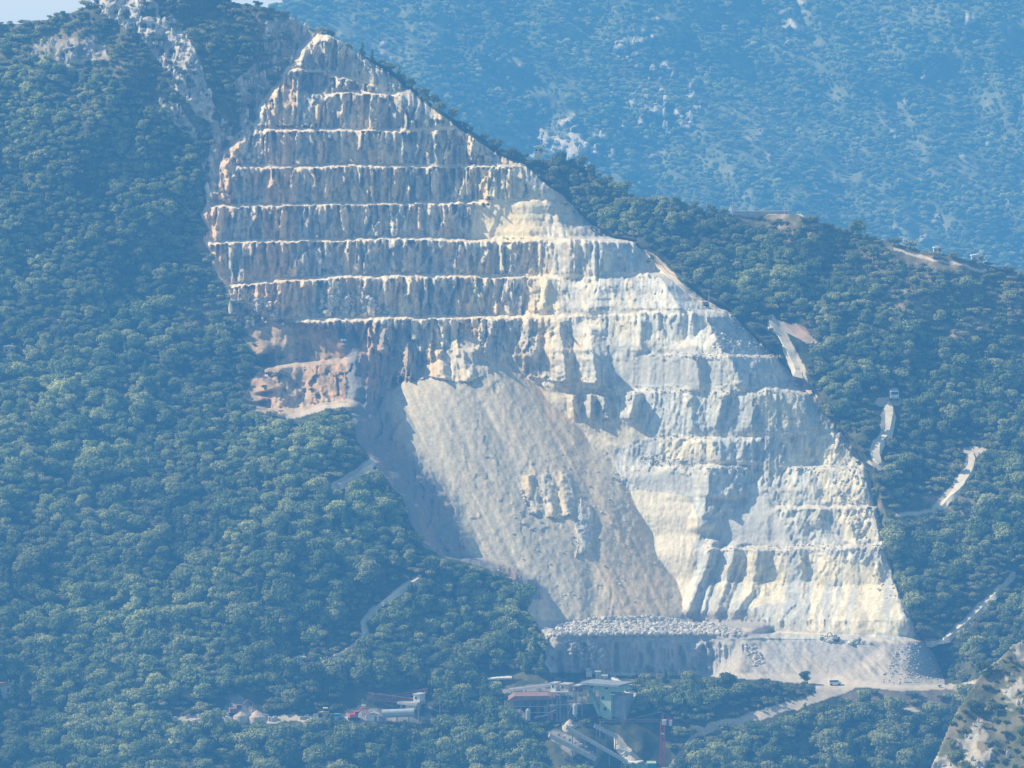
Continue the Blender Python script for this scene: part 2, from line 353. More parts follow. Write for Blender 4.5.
# joining the cut to the hill
wallw = ip(Vc, [(0, 12), (318, 14), (345, 30), (400, 58), (470, 62), (560, 60), (600, 36), (640, 14), (690, 12)])
aL = ss((U - L) / wallw)
shade_rock = 3.0 * facets(U / 10. + V / 40., V / 22., 364) + 1.6 * facets(U / 4.5, V / 9., 366) + 2.6 * (ridged(U / 12., V / 30., 360, 3) - .5) + 1.5 * fbm(U / 6., V / 8., 362, 3)
Ya = Yh * (1 - aL) + Yq * aL + shade_rock * 4 * aL * (1 - aL) * (V > 318)
aR = ss((U - Rr - wig * .4) / (8. + 26 * ss((V - 632) / 12)))
Yall = Ya * (1 - aR) + Yh * aR
tb = ss((V - 673) / 17.); Yall = Yall * (1 - tb) + Yh * tb
tt = ss((Vc - 28) / 14.); Yall = Yh * (1 - tt) + Yall * tt
inq = (U > L + 1 + 15 * ss((V - 545) / 8.) * ss((612 - V) / 12.)) & (U < Rr + wig * .5) & (V > 34 + 2 * fbm(U / 6., U * 0, 370, 2)) & (V < 674 + ip(U, [(545, -2), (700, 2), (760, 6), (850, 14), (940, 14)]))

# orange terraces left of the pit
ter = poly(Uw, Vw, [(262, 322), (324, 318), (346, 358), (344, 402), (300, 416), (262, 412), (242, 396), (262, 362), (238, 332)])
T1 = ip(U, [(255, 366), (275, 363), (345, 360)]); T2 = ip(U, [(240, 400), (262, 408), (300, 412), (325, 403), (350, 402)])
tm1 = ss((U - 262) / 10) * ss((350 - U) / 8); tm2 = ss((U - 240) / 10) * ss((352 - U) / 8)
dd = 0 * tm1 * (-9 + 18 * (1 - ss((V - T1) / 5))) * np.exp(-((V - T1) / 26.) ** 2) + tm2 * (-10 + 20 * (1 - ss((V - T2) / 5))) * np.exp(-((V - T2) / 24.) ** 2)
Yall = Yall + dd * (1 - aL)
i322 = int(np.where(vs == 322)[0][0]); y322 = Yh[i322][None, :]
T1b = ip(U, [(240, 366), (262, 365), (300, 361), (345, 358)]) + 1.2 * fbm(U / 9., V * 0, 383, 2); T2b = ip(U, [(240, 398), (268, 407), (300, 408), (325, 402), (350, 399)]) + 1.0 * fbm(U / 9., V * 0, 385, 2)
Yter = y322 - .12 * (V - 322) - 15 * ss((V - T1b) / 5.5) - .26 * np.maximum(V - T1b - 5, 0) - 14 * ss((V - T2b) / 8.)
tmk = ss((U - 250 - 26 * fbm(V / 12., V * 0, 387, 2)) / 12) * ss((360 + 14 * fbm(V / 9., V * 0, 390, 3) - U) / 14) * ss((V - 322) / 5) * ss((418 - V) / 8)
prof = lambda v_: .12 * (v_ - 322) + 15 * ss((v_ - T1b) / 5.5) + .26 * np.maximum(v_ - T1b - 5, 0) + 14 * ss((v_ - T2b) / 8.)
i417 = int(np.where(vs == 417)[0][0]); Yter = y322 - prof(V) * (y322 - Yh[i417][None, :]) / prof(417. + 0 * V)
Yter = Yter - (2.2 * facets(U / 8., V / 12., 388) + 1.2 * facets(U / 3.5, V / 6., 389)) * (V > T1b + 5) * (V < T2b) + 2.5 * fbm(U / 22., V / 22., 386, 3)
Yall = Yall * (1 - tmk * (1 - aL)) + (Yter - 1.5 * fl2 * (V < T1b)) * tmk * (1 - aL)
Yall = Yall - .6 * ter * (1 - aL) * (2.4 * (ridged(U / 9., V / 25., 380, 3) - .5) + 1.0 * blk)

# hollow near the summit, crags of the ridge
hol = np.hypot(U - 314, (V - 82) * 1.15); Yall = Yall + 9 * ss((16 - hol) / 5.) * (V > 72)
crag_p = [[(96, -5), (140, -8), (178, 20), (200, 60), (214, 105), (232, 128), (222, 134), (200, 118), (178, 90), (160, 60), (130, 30), (104, 14)],
          [(160, 102), (178, 108), (200, 130), (196, 142), (172, 124)], [(34, 42), (104, 34), (108, 60), (70, 66), (30, 58)],
          [(265, 20), (300, 14), (318, 30), (300, 60), (268, 62), (262, 40)], [(236, 78), (262, 60), (280, 66), (262, 98), (244, 118), (234, 108)],
          [(205, 128), (262, 96), (266, 128), (236, 150), (224, 168), (206, 160), (214, 140)], [(200, 160), (232, 150), (236, 200), (204, 200)], [(226, 296), (262, 292), (300, 316), (262, 326), (232, 330)]]
cragm = np.zeros(U.shape)
for i, p in enumerate(crag_p):
    cragm = np.maximum(cragm, poly(Uw, Vw, p) * [1, .9, .55, .6, .5, .8, .9, .9][i])
cd = cragm * (ridged(U / 9., V / 13., 390, 3) - .45)
Yall = Yall - cd * 7 - cragm * 1.6 * blk
Yall = Yall + OV * 2.2
P = world_of(U, Vc, Yall)
P[..., 2] -= OV * 1.0

# roads and cleared ground (bearings of their middle lines, half width px)
ROADS = [([(770, 320), (780, 332), (790, 350), (798, 366), (804, 384), (812, 396)], 4.5), ([(646, 253), (660, 266), (676, 282), (692, 296), (704, 304)], 3.5),
         ([(882, 402), (890, 401), (898, 402)], 5), ([(889, 402), (888, 418), (886, 432), (877, 442), (874, 452), (880, 465)], 4.6), ([(868, 462), (880, 466)], 2),
         ([(966, 450), (984, 451)], 2.5), ([(972, 453), (968, 470), (958, 486), (945, 500), (936, 510)], 5), ([(936, 510), (915, 514), (898, 514)], 1.8),
         ([(1012, 574), (1005, 584), (996, 590)], 3.2), ([(998, 590), (985, 602), (965, 622), (950, 634), (940, 642), (924, 642)], 3.2), ([(745, 630), (800, 634), (860, 638), (918, 643)], 1.6),
         ([(980, 681), (955, 686), (900, 688), (850, 684), (820, 686)], 2.8), ([(858, 683), (835, 692), (790, 707), (750, 718), (712, 727), (698, 736), (684, 752), (672, 768)], 4.2), ([(846, 682), (822, 686)], 7), ([(700, 729), (690, 727)], 3),
         ([(420, 578), (395, 592), (370, 612), (362, 624), (365, 634), (350, 648), (322, 664)], 2.2), ([(372, 462), (356, 474), (336, 486)], 4.6),
         ([(612, 678), (622, 686), (634, 694), (628, 703), (620, 706)], 3.2), ([(616, 738), (626, 750), (640, 764), (650, 775)], 4), ([(700, 672), (640, 674), (600, 674)], 1.4),
         ([(174, 719), (230, 720), (300, 718), (345, 718), (430, 720)], 3.2), ([(895, 250), (915, 254), (945, 262), (985, 270)], 1.4), ([(735, 213), (790, 212), (820, 220)], 1.5), ([(900, 708), (920, 712)], 1.5),
         ([(345, 404), (325, 408), (290, 418)], 2.5)]
rdm = np.zeros(U.shape, bool)
for pts, hw in ROADS:
    rdm |= pdist(Uw, Vw, pts) < hw * (1 + .25 * fbm(U / 7., V / 7., 400, 2))
rdm |= poly(Uw, Vw, [(770, 318), (796, 323), (820, 342), (806, 342), (784, 332)])
yardm = poly(Uw, Vw, [(222, 697), (236, 694), (248, 704), (262, 714), (226, 716)]) | poly(Uw, Vw, [(500, 684), (612, 676), (618, 700), (606, 716), (560, 722), (512, 718)]) * (vnoise(U / 11., V / 7., 77) > .45) | poly(Uw, Vw, [(345, 712), (430, 706), (432, 722), (350, 724)]) \
    | poly(Uw, Vw, [(545, 734), (556, 728), (600, 756), (596, 764), (570, 756)])
brownm = poly(Uw, Vw, [(840, 692), (965, 688), (962, 716), (905, 718), (850, 706)])
rdm &= ~(V < sky[None, :])

# ------------------------------------------------------------------ albedo
def C(r, g, b): return np.array([r, g, b], float)
def mixc(A, B, t): return A * (1 - t[..., None]) + B * t[..., None]
n1 = fbm(U / 40., V / 40., 501, 4); n2 = fbm(U / 9., V / 9., 505, 3); n3 = fbm(U / 5., V / 45., 509, 3); n4 = fbm(U / 16., V / 60., 513, 3); n5 = fbm(U / 3., V / 3., 517, 2)
soil = mixc(np.broadcast_to(C(.045, .055, .022), U.shape + (3,)), C(.10, .10, .045), ss(.5 + n2))
scrub = poly(Uw, Vw, [(-240, -60), (330, -60), (330, 60), (250, 130), (205, 200), (190, 150), (110, 80), (60, 62), (-240, 66)]) | poly(Uw, Vw, [(720, 200), (1300, 240), (1300, 420), (1024, 372), (940, 348), (880, 310), (820, 258), (760, 240)]) \
    | poly(Uw, Vw, [(190, 235), (240, 240), (250, 330), (180, 336), (170, 310)]) | poly(Uw, Vw, [(860, 488), (1000, 500), (960, 540), (900, 548), (876, 520)])
soil = mixc(soil, mixc(np.broadcast_to(C(.12, .12, .055), U.shape + (3,)), C(.26, .21, .13), ss(.45 + n2 + .6 * n1)), scrub * .85)
terr = np.sin((V + .12 * (U - 800) + 3 * n1) / 1.6) * .5 + .5
soil = mixc(soil, C(.34, .27, .2), scrub * (U > 700) * ss(terr * 1.4 - .8 + n2) * ss((n1 + .25) * 3) * .7)
soil = mixc(soil, C(.22, .17, .13), brownm * .8)
rock = mixc(np.broadcast_to(C(.36, .345, .325), U.shape + (3,)), C(.58, .47, .31), ss(.38 + 1.9 * n4 - .3 * ss((U - 500) / 150)))
rock = mixc(rock, C(.56, .55, .52), ss((U - 520) / 160) * .75)
rock = mixc(rock, C(.50, .38, .24), ss(2.2 * n4 - .5) * ss((560 - U) / 80) * .8)
rock = mixc(rock, C(.30, .315, .33), ss(1.8 * n3 - .3) * .7)
rock = mixc(rock, C(.62, .58, .50), ss(-2 * n3 - .5) * .6 * (1 + 0 * U))
rock = mixc(rock, C(.62, .53, .38), ss(1.8 * fbm(U / 45., V / 25., 530, 3) - .25) * ss((U - 520) / 120) * .75)
rock = mixc(rock, C(.42, .44, .45), ss(1.8 * fbm(U / 50., V / 30., 534, 3) - .2) * ss((U - 540) / 80) * .7)
rock = mixc(rock, C(.72, .63, .47), cm * (.8 + .2 * n2)); rock = mixc(rock, C(.76, .69, .56), poly(Uw, Vw, cream[8]) * .85)
dust = np.exp(-frac * 5.) * ss(.8 + n3); rock = mixc(rock, C(.60, .55, .47), dust * .6)
redl = ss((330 - U) / 60) * ss((V - 90) / 40) * ss(.6 + n4); rock = mixc(rock, C(.46, .31, .22), redl * .5)
pitw = (V > 320) * ss((U - L) / 6) * ss((L + 95 - U) / 20); rock = mixc(rock, mixc(np.broadcast_to(C(.20, .19, .185), U.shape + (3,)), C(.33, .23, .18), ss(.4 + 1.5 * n4)), pitw * .85 * (1 - ss((V - 345) / 30) * 0))  # pit wall: reddish rock, with the pit's shade darkened into its colour
crk = ridged(wx / 7. + V / 45., V / 24., 560, 3); rock = rock * (1 - .34 * ss((crk - .80) * 9) * (1 - treadm) * (1 - .4 * sm))[..., None]
cst = fbm(wx / 2.6, V / 34., 563, 2); cbl = facets(wx / 8., V / 15. + wx / 40., 566); rock = rock * (1 + .22 * cst + .18 * cbl)[..., None]
rock = mixc(rock, C(.43, .44, .45), ss(2.4 * fbm(wx / 9. - V / 60., V / 60., 568, 3) - .35) * rw * .75)
rock = mixc(rock, C(.60, .54, .46), treadm * (.75 + .2 * n5))
rock = rock * (1 + .14 * n5 + .10 * n2)[..., None]
sc_c = mixc(np.broadcast_to(C(.40, .365, .32), U.shape + (3,)), C(.43, .355, .275), ss(.5 + 2.0 * fbm((U - .42 * (V - 340)) / 40., V / 190., 541, 3)))
sc_c = mixc(sc_c, C(.32, .30, .27), ss(2.2 * fbm((U - .5 * (V - 340)) / 14., V / 90., 545, 3) - .25) * .7)
sc_c = sc_c * (1 + .10 * n5 + .08 * n2)[..., None]
outm = outc * 1.0
rock = np.clip(rock * np.interp(U + .5 * (V - 400), [450, 800], [1.5, 1.14])[..., None], 0, 1.); sc_c = sc_c * (1 + .16 * fbm((U - .5 * (V - 340)) / 5., V / 70., 571, 3) + .12 * fbm(U / 2.2, V / 2.2, 573, 2))[..., None] * C(1.40, 1.36, 1.16)
rock = rock * mixc(np.broadcast_to(C(1.08, 1.01, .86), U.shape + (3,)), C(.91, .92, .89), ss((U - 520) / 100)); rock = rock * np.minimum(1, .78 / rock.max(-1))[..., None]
soilp = poly(Uw, Vw, [(500, 322), (522, 345), (535, 386), (560, 386), (606, 390), (600, 396), (566, 396), (560, 420), (640, 424), (650, 438), (606, 452), (606, 472), (592, 492), (560, 470), (520, 400)])
greyp = poly(Uw, Vw, [(612, 468), (690, 476), (706, 490), (640, 490)]) | poly(Uw, Vw, [(704, 545), (716, 522), (768, 490), (792, 545)]) | poly(Uw, Vw, [(690, 612), (745, 610), (770, 632), (655, 632)]) | poly(Uw, Vw, [(640, 352), (700, 345), (730, 384), (610, 384)])
rock = mixc(rock, C(.73, .65, .50) * (1 + .07 * cst + .05 * n2)[..., None], poly(Uw, Vw, cream[8]) * .85)
rock = mixc(rock, sc_c, soilp * .85); rock = mixc(rock, C(.50, .485, .45) * (1 + .1 * n2)[..., None], greyp * .75)
colq = mixc(rock, sc_c, screem)
spoil = np.clip(np.maximum(cone(728, 640, 1), np.maximum(cone(885, 642, 1), cone(805, 646, 1))) / 5., 0, 1) * (V > 640) * mw
Ycone = 0
pcol = mixc(np.broadcast_to(C(.20, .20, .20), U.shape + (3,)), C(.34, .24, .18), ss(.4 + 1.8 * n4)); colq = mixc(colq, pcol, (V > 322) * (V < 600) * np.clip((1 - aL) * 3.5, 0, 1) * .9)  # dark reddish-grey over the pit wall, deepening its shade by colour
colq = mixc(colq, C(.40, .38, .36), ((V > 620) & (U < 760)) * .7)
colq = mixc(colq, mixc(np.broadcast_to(C(.40, .37, .33), U.shape + (3,)), C(.48, .46, .43), ss(.5 + n1)), ss((V - 640) / 4) * mw)
colq = mixc(colq, C(.50, .44, .36) * (1 + .2 * fbm((U - .8 * (V - 640)) / 5., V / 30., 580, 3))[..., None], spoil * .8)
colq = mixc(colq, C(.40, .365, .32), poly(Uw, Vw, [(690, 612), (750, 610), (770, 622), (772, 634), (650, 634), (660, 614)]) * .8)
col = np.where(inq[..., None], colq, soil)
col = mixc(col, mixc(np.broadcast_to(C(.56, .37, .22), U.shape + (3,)), C(.60, .46, .30), ss(.4 + n4)), ter * (1 - aL) * (.55 + .45 * ss(.7 + 2 * n2)))
trd = tmk * (1 - aL) * (((V > T1b) & (V < T1b + 5)) | ((V > T2b - 1) & (V < T2b + 8))); col = mixc(col, C(.60, .47, .33), trd * .7 * ss(.9 + n2))
col = mixc(col, C(.20, .19, .11), ter * (1 - aL) * (V < T1b - 4) * ss(n2 * 2.5 + .1) * .7)
crc = mixc(np.broadcast_to(C(.64, .59, .52), U.shape + (3,)), C(.40, .36, .30), ss(.4 + 2 * n2))
crc = mixc(crc, C(.50, .34, .23), ss((U - 200) / 30) * (V > 95) * .6)
cmask = cragm * ss((cd / np.maximum(cragm, .1) + .1 + .3 * n2) * 5) * ~inq
col = mixc(col, crc, cmask)
col = mixc(col, C(.62, .53, .42) * 1.0, rdm * (.85 + .1 * n5)); col = mixc(col, C(.30, .28, .25), yardm * .85 * ss(.8 + n2))
col = mixc(col, C(.42, .26, .18), poly(Uw, Vw, [(784, 322), (806, 326), (816, 340), (796, 338)]) * .7)
col = np.clip(col, .01, .85)

# ------------------------------------------------------------------ split into named surfaces
cell = lambda m: m[:-1, :-1]
lab = np.zeros(U.shape, int)                      # 0 hillside
lab[inq] = 1
lab[inq & (screem > .5) & (aL > .6)] = 2
lab[inq & (V > 621) & (V < 640)] = 3
lab[inq & (V >= 640) & (mw > .5)] = 4
lab[(ter & (aL < .5)) & (lab == 0)] = 5
lab[rdm & (lab != 2)] = 6
SURF = ['hillside', 'quarry_rock_face', 'scree_slope', 'quarry_floor', 'gravel_slope', 'earth_terrace', 'dirt_road']
MATS = ['soil', 'rock', 'scree', 'scree', 'scree', 'rock', 'dirt']
for k in range(7):
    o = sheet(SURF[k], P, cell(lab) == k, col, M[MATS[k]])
# bilinear lookup of the built surface
def lut(A, u, v):
    iu = np.clip(np.searchsorted(us, u) - 1, 0, len(us) - 2); iv = np.clip(np.searchsorted(vs, v) - 1, 0, len(vs) - 2)
    fu = (u - us[iu]) / (us[iu + 1] - us[iu]); fv = (v - vs[iv]) / (vs[iv + 1] - vs[iv])
    if A.ndim == 3: fu = np.asarray(fu)[..., None]; fv = np.asarray(fv)[..., None]
    return (A[iv, iu] * (1 - fu) + A[iv, iu + 1] * fu) * (1 - fv) + (A[iv + 1, iu] * (1 - fu) + A[iv + 1, iu + 1] * fu) * fv

def road_bed(pts, hw):
    """a level carriageway laid along the track, with its own shoulders"""
    p = np.array(pts, float); d = np.r_[0, np.cumsum(np.hypot(*np.diff(p, axis=0).T))]; q = np.arange(0, d[-1] + .1, 2.0)
    uu = np.interp(q, d, p[:, 0]); vv = np.interp(q, d, p[:, 1]); c = lut(P, uu, vv); 
    for k_ in range(3): c[1:-1] = (c[:-2] + c[1:-1] * 2 + c[2:]) / 4
    c[:, 2] += .45; t_ = np.gradient(c, axis=0); sd = np.stack([-t_[:, 1], t_[:, 0], 0 * t_[:, 0]], 1); sd /= np.linalg.norm(sd, axis=1)[:, None] + 1e-9
    w_ = (hw * .4 * np.clip(np.minimum(q + 2, q[-1] + 2 - q) / 8., .15, 1) * (1 + .25 * fbm(q / 9., q * 0, int(pts[0][0]), 2)))[:, None]; n = len(q); dn = np.array([0, 0, 2.2])
    V_ = np.concatenate([c - sd * (w_ + 1.2) - dn, c - sd * w_, c + sd * w_, c + sd * (w_ + 1.2) - dn])
    F_ = [[k_ * n + i, k_ * n + i + 1, (k_ + 1) * n + i + 1, (k_ + 1) * n + i] for k_ in range(3) for i in range(n - 1)]
    me = bpy.data.meshes.new('track'); me.from_pydata([tuple(x) for x in V_], [], F_); me.materials.append(M['track']); o = bpy.data.objects.new('track', me); COL.objects.link(o); o['kind'] = 'structure'
M['track'] = plain('track_gravel', (.72, .64, .50), .95, .18, .4)
for k_ in (0, 1, 3, 6, 9, 15, 16, 17, 18): road_bed(*ROADS[k_])

# ================================================================== near knoll, bottom right
usK = np.arange(880, 1320, 2.0); vsK = np.arange(560, 960, 2.0); UK, VK = np.meshgrid(usK, vsK)
skK = ip(usK, [(880, 850), (925, 780), (934, 758), (946, 732), (956, 712), (968, 690), (984, 672), (1000, 658), (1012, 646), (1024, 638), (1100, 600), (1320, 540)]) + 2.5 * fbm(usK / 14., usK * 0, 610, 3)
OK = np.maximum(skK[None] - VK, 0); VKc = np.maximum(VK, skK[None])
UKw = UK + 5 * fbm(UK / 14., VK / 14., 620, 3); VKw = VK + 5 * fbm(UK / 14., VK / 14., 622, 3)
rockK = np.zeros(UK.shape)
for p in [[(962, 742), (980, 718), (986, 720), (976, 748), (964, 750)], [(990, 712), (996, 708), (994, 722), (986, 722)], [(970, 760), (992, 750), (996, 758), (980, 775), (968, 775)], [(928, 752), (952, 758), (956, 775), (926, 775)],
          [(1012, 648), (1030, 640), (1030, 664), (1016, 662)], [(1000, 690), (1020, 680), (1030, 690), (1008, 698)], [(932, 730), (942, 726), (938, 744), (930, 748)], [(960, 740), (976, 735), (982, 765), (960, 768)]]:
    rockK = np.maximum(rockK, poly(UKw, VKw, p) * 1.)
rockK = np.maximum(rockK, .8 * (fbm(UK / 12., VK / 9., 630, 3) > .5))
YK = 1500 - .42 * (VKc - 700) - .12 * (UK - 960) + 6 * fbm(UK / 50., VK / 50., 612, 3) - rockK * (3.0 * (ridged(UK / 14., VK / 22., 614, 3) - .3)) + .5 * fbm(UK / 5., VK / 5., 616, 2)
PK = world_of(UK, VKc, YK + OK * 1.6); PK[..., 2] -= OK * .9
nK = fbm(UK / 9., VK / 9., 618, 3)
cK = mixc(np.broadcast_to(C(.13, .14, .065), UK.shape + (3,)), C(.24, .20, .13), ss(.4 + 1.2 * nK))
cK = mixc(cK, mixc(np.broadcast_to(C(.42, .39, .34), UK.shape + (3,)), C(.54, .47, .36), ss(.5 + nK)), rockK)
o = sheet('rocky_knoll', PK, np.ones((len(vsK) - 1, len(usK) - 1), bool), cK, M['rock'])

# ================================================================== far mountain
usF = np.arange(-260, 1300, 3.0); vsF = np.arange(-120, 460, 3.0); UF, VF = np.meshgrid(usF, vsF)
skF = ip(usF, [(-260, 60), (120, 40), (232, 16), (262, 8), (280, 5), (292, 0), (330, -14), (420, -40), (700, -90), (1300, -100)]) + 1.2 * fbm(usF / 20., usF * 0, 710, 3)
OF = np.maximum(skF[None] - VF, 0); VFc = np.maximum(VF, skF[None])
YF = 3950 - 1.35 * VFc + 120 * fbm((UF - .75 * VF) / 150., VF / 230., 712, 5) + 60 * fbm((UF + .5 * VF + 200) / 300., VF / 400., 716, 2) + 10 * fbm(UF / 25., VF / 25., 718, 3)
YF = YF + 0 * UF
PF = world_of(UF, VFc, YF + OF * 4); PF[..., 2] -= OF * 1.5
nF = fbm(UF / 22., VF / 16., 720, 4); nF2 = fbm(UF / 6., VF / 6., 724, 3)
cF = mixc(np.broadcast_to(C(.08, .10, .045), UF.shape + (3,)), C(.17, .18, .095), ss(.4 + nF + .5 * nF2))
rF = np.exp(-(((UF - 575) / 42.) ** 2 + ((VF - 150) / 22.) ** 2)) + .8 * np.exp(-(((UF - 665) / 40.) ** 2 + ((VF - 105) / 32.) ** 2)) + .6 * np.exp(-(((UF - 640) / 26.) ** 2 + ((VF - 50) / 24.) ** 2)) + .3 * np.exp(-(((UF - 780) / 30.) ** 2 + ((VF - 20) / 20.) ** 2))
rFm = ss((rF * 1.2 + 1.2 * nF2 + .7 * nF - .72) * 3)
cF = mixc(cF, C(.50, .46, .42), rFm * .8)
YF2 = YF - 14 * rFm
PF = world_of(UF, VFc, YF2 + OF * 4); PF[..., 2] -= OF * 1.5
sheet('far_mountain', PF, np.ones((len(vsF) - 1, len(usF) - 1), bool), cF, M['soil'])

# valley floor reaching the horizon
gm = plain('valley_woodland', (.05, .065, .03), .95, .4, .004)
me = bpy.data.meshes.new('ground'); S = 14000
me.from_pydata([(-S, -S, -45), (S, -S, -45), (S, S, -45), (-S, S, -45)], [], [(0, 1, 2, 3)]); me.materials.append(gm)
o = bpy.data.objects.new('ground', me); COL.objects.link(o); o['kind'] = 'structure'

# ================================================================== trees
def ico(sub=1):
    import bmesh
    bm = bmesh.new(); bmesh.ops.create_icosphere(bm, subdivisions=sub, radius=1)
    v = np.array([x.co[:] for x in bm.verts]); f = [[q.index for q in p.verts] for p in bm.faces]; bm.free(); return v, f
ICO1 = ico(1); ICO2 = ico(2)
def mesh_of(name, verts, faces, mats, mi=None, smooth=False):
    me = bpy.data.meshes.new(name); me.from_pydata([tuple(map(float, v)) for v in verts], [], faces)
    for m in mats: me.materials.append(m)
    if mi is not None: me.polygons.foreach_set('material_index', mi)
    if smooth: me.polygons.foreach_set('use_smooth', [True] * len(me.polygons))
    me.update(); return me
def crown_geo(rg, h, w, kind, nleaf):
    """verts, faces of a crown: dark inner clumps and many loose leaf sprays over their outsides"""
    V_, F_ = [], []
    lobes = []
    if kind == 'round':
        nl = rg.integers(8, 12)
        for i in range(nl):
            a = rg.uniform(0, 2 * math.pi); q = rg.uniform(.1, .62) * w / 2 * 1.15; z = h * rg.uniform(.38, .82)
            s = w * rg.uniform(.17, .30) * (1.15 - .5 * abs(z / h - .55))
            lobes.append((q * math.cos(a), q * math.sin(a), z, s, s * rg.uniform(.65, .95)))
        lobes.append((0, 0, h * .60, w * .30, h * .26)); lobes.append((rg.uniform(-.1, .1) * w, rg.uniform(-.1, .1) * w, h * .82, w * .2, h * .16))
    elif kind == 'tall':
        for i in range(10):
            z = h * (.2 + .075 * i); q = w * .16 * (1 - i / 12.); a = rg.uniform(0, 6.28)
            s = w * .30 * (1.05 - .075 * i)
            lobes.append((q * math.cos(a), q * math.sin(a), z, s, s * .8))
    else:
        for i in range(8):
            a = rg.uniform(0, 6.28); q = rg.uniform(.05, .4) * w; s = w * rg.uniform(.16, .26)
            lobes.append((q * math.cos(a), q * math.sin(a), h * rg.uniform(.25, .65), s, s * rg.uniform(.6, .9)))
    for (x, y, z, s, sz) in lobes:
        b = len(V_); v, f = ICO1
        for p in v:
            k = .72 * rg.uniform(.8, 1.1); V_.append((x + p[0] * s * k, y + p[1] * s * k, z + p[2] * sz * k))
        F_ += [[b + i for i in q] for q in f]
    tot = sum(l[3] ** 2 for l in lobes)
    for (x, y, z, s, sz) in lobes:
        n = int(nleaf * s * s / tot)
        for _ in range(n):
            d = rg.normal(size=3); d /= np.linalg.norm(d)
            if d[2] < -.5: d[2] *= -.6
            k = rg.uniform(.72, 1.14); c = np.array([x + d[0] * s * k, y + d[1] * s * k, z + d[2] * sz * k])
            nrm = d + rg.normal(size=3) * .45; nrm /= np.linalg.norm(nrm)
            t1 = np.cross(nrm, rg.normal(size=3)); t1 /= np.linalg.norm(t1); t2 = np.cross(nrm, t1)
            l = w * rg.uniform(.045, .085); m_ = l * rg.uniform(.5, .8)
            b = len(V_)
            V_ += [tuple(c - t1 * l), tuple(c + t2 * m_ * .9 - t1 * l * .1), tuple(c + t1 * l), tuple(c - t2 * m_)]
            F_.append([b, b + 1, b + 2, b + 3])
    return V_, F_
def tube(V_, F_, p0, p1, r0, r1, n=6):
    p0 = np.array(p0, float); p1 = np.array(p1, float); d = p1 - p0; d /= np.linalg.norm(d) + 1e-9
    a = np.cross(d, [0, 0, 1] if abs(d[2]) < .9 else [1, 0, 0]); a /= np.linalg.norm(a); c = np.cross(d, a); b = len(V_)
    for p, r_ in ((p0, r0), (p1, r1)):
        for i in range(n):
            t = 2 * math.pi * i / n; V_.append(tuple(p + (a * math.cos(t) + c * math.sin(t)) * r_))
    for i in range(n): F_.append([b + i, b + (i + 1) % n, b + n + (i + 1) % n, b + n + i])
    F_.append([b + i for i in range(n)][::-1]); F_.append([b + n + i for i in range(n)])
def trunk_geo(rg, h, w):
    V_, F_ = [], []
    lean = rg.uniform(-.05, .05, 2) * h
    tube(V_, F_, (0, 0, -1.2), (lean[0], lean[1], h * .45), w * .045, w * .028); tube(V_, F_, (lean[0], lean[1], h * .45), (lean[0] * 1.6, lean[1] * 1.6, h * .8), w * .028, w * .008)
    for i in range(5):
        a = rg.uniform(0, 6.28); z = h * rg.uniform(.28, .55)
        tube(V_, F_, (lean[0] * z / h * 2, lean[1] * z / h * 2, z), (math.cos(a) * w * .33, math.sin(a) * w * .33, z + h * .22), w * .016, w * .006, 5)
    return V_, F_
VAR = []
for i, (kd, h, w, nl) in enumerate([('round', 6.2, 6.4, 620), ('round', 6.9, 6.6, 620), ('round', 5.6, 7.0, 600), ('round', 7.8, 6.8, 650), ('tall', 9.5, 4.8, 520), ('bush', 3.2, 4.4, 330), ('bush', 2.4, 3.6, 260)]):
    rg = np.random.default_rng(100 + i)
    cv, cf = crown_geo(rg, h, w, kd, nl); tv, tf = trunk_geo(rg, h, w)
    leaf = M['pine'] if kd == 'tall' else M['bush'] if kd == 'bush' else M['leaf']
    cme = mesh_of('crown_mesh', cv, cf, [leaf]); tme = mesh_of('trunk_mesh', tv, tf, [M['bark']])
    allf = cf + [[q + len(cv) for q in f] for f in tf]
    ame = mesh_of('tree_mesh', cv + tv, allf, [leaf, M['bark']], [0] * len(cf) + [1] * len(tf))
    VAR.append((cme, tme, bpy.data.objects.new('tree_source', ame)))

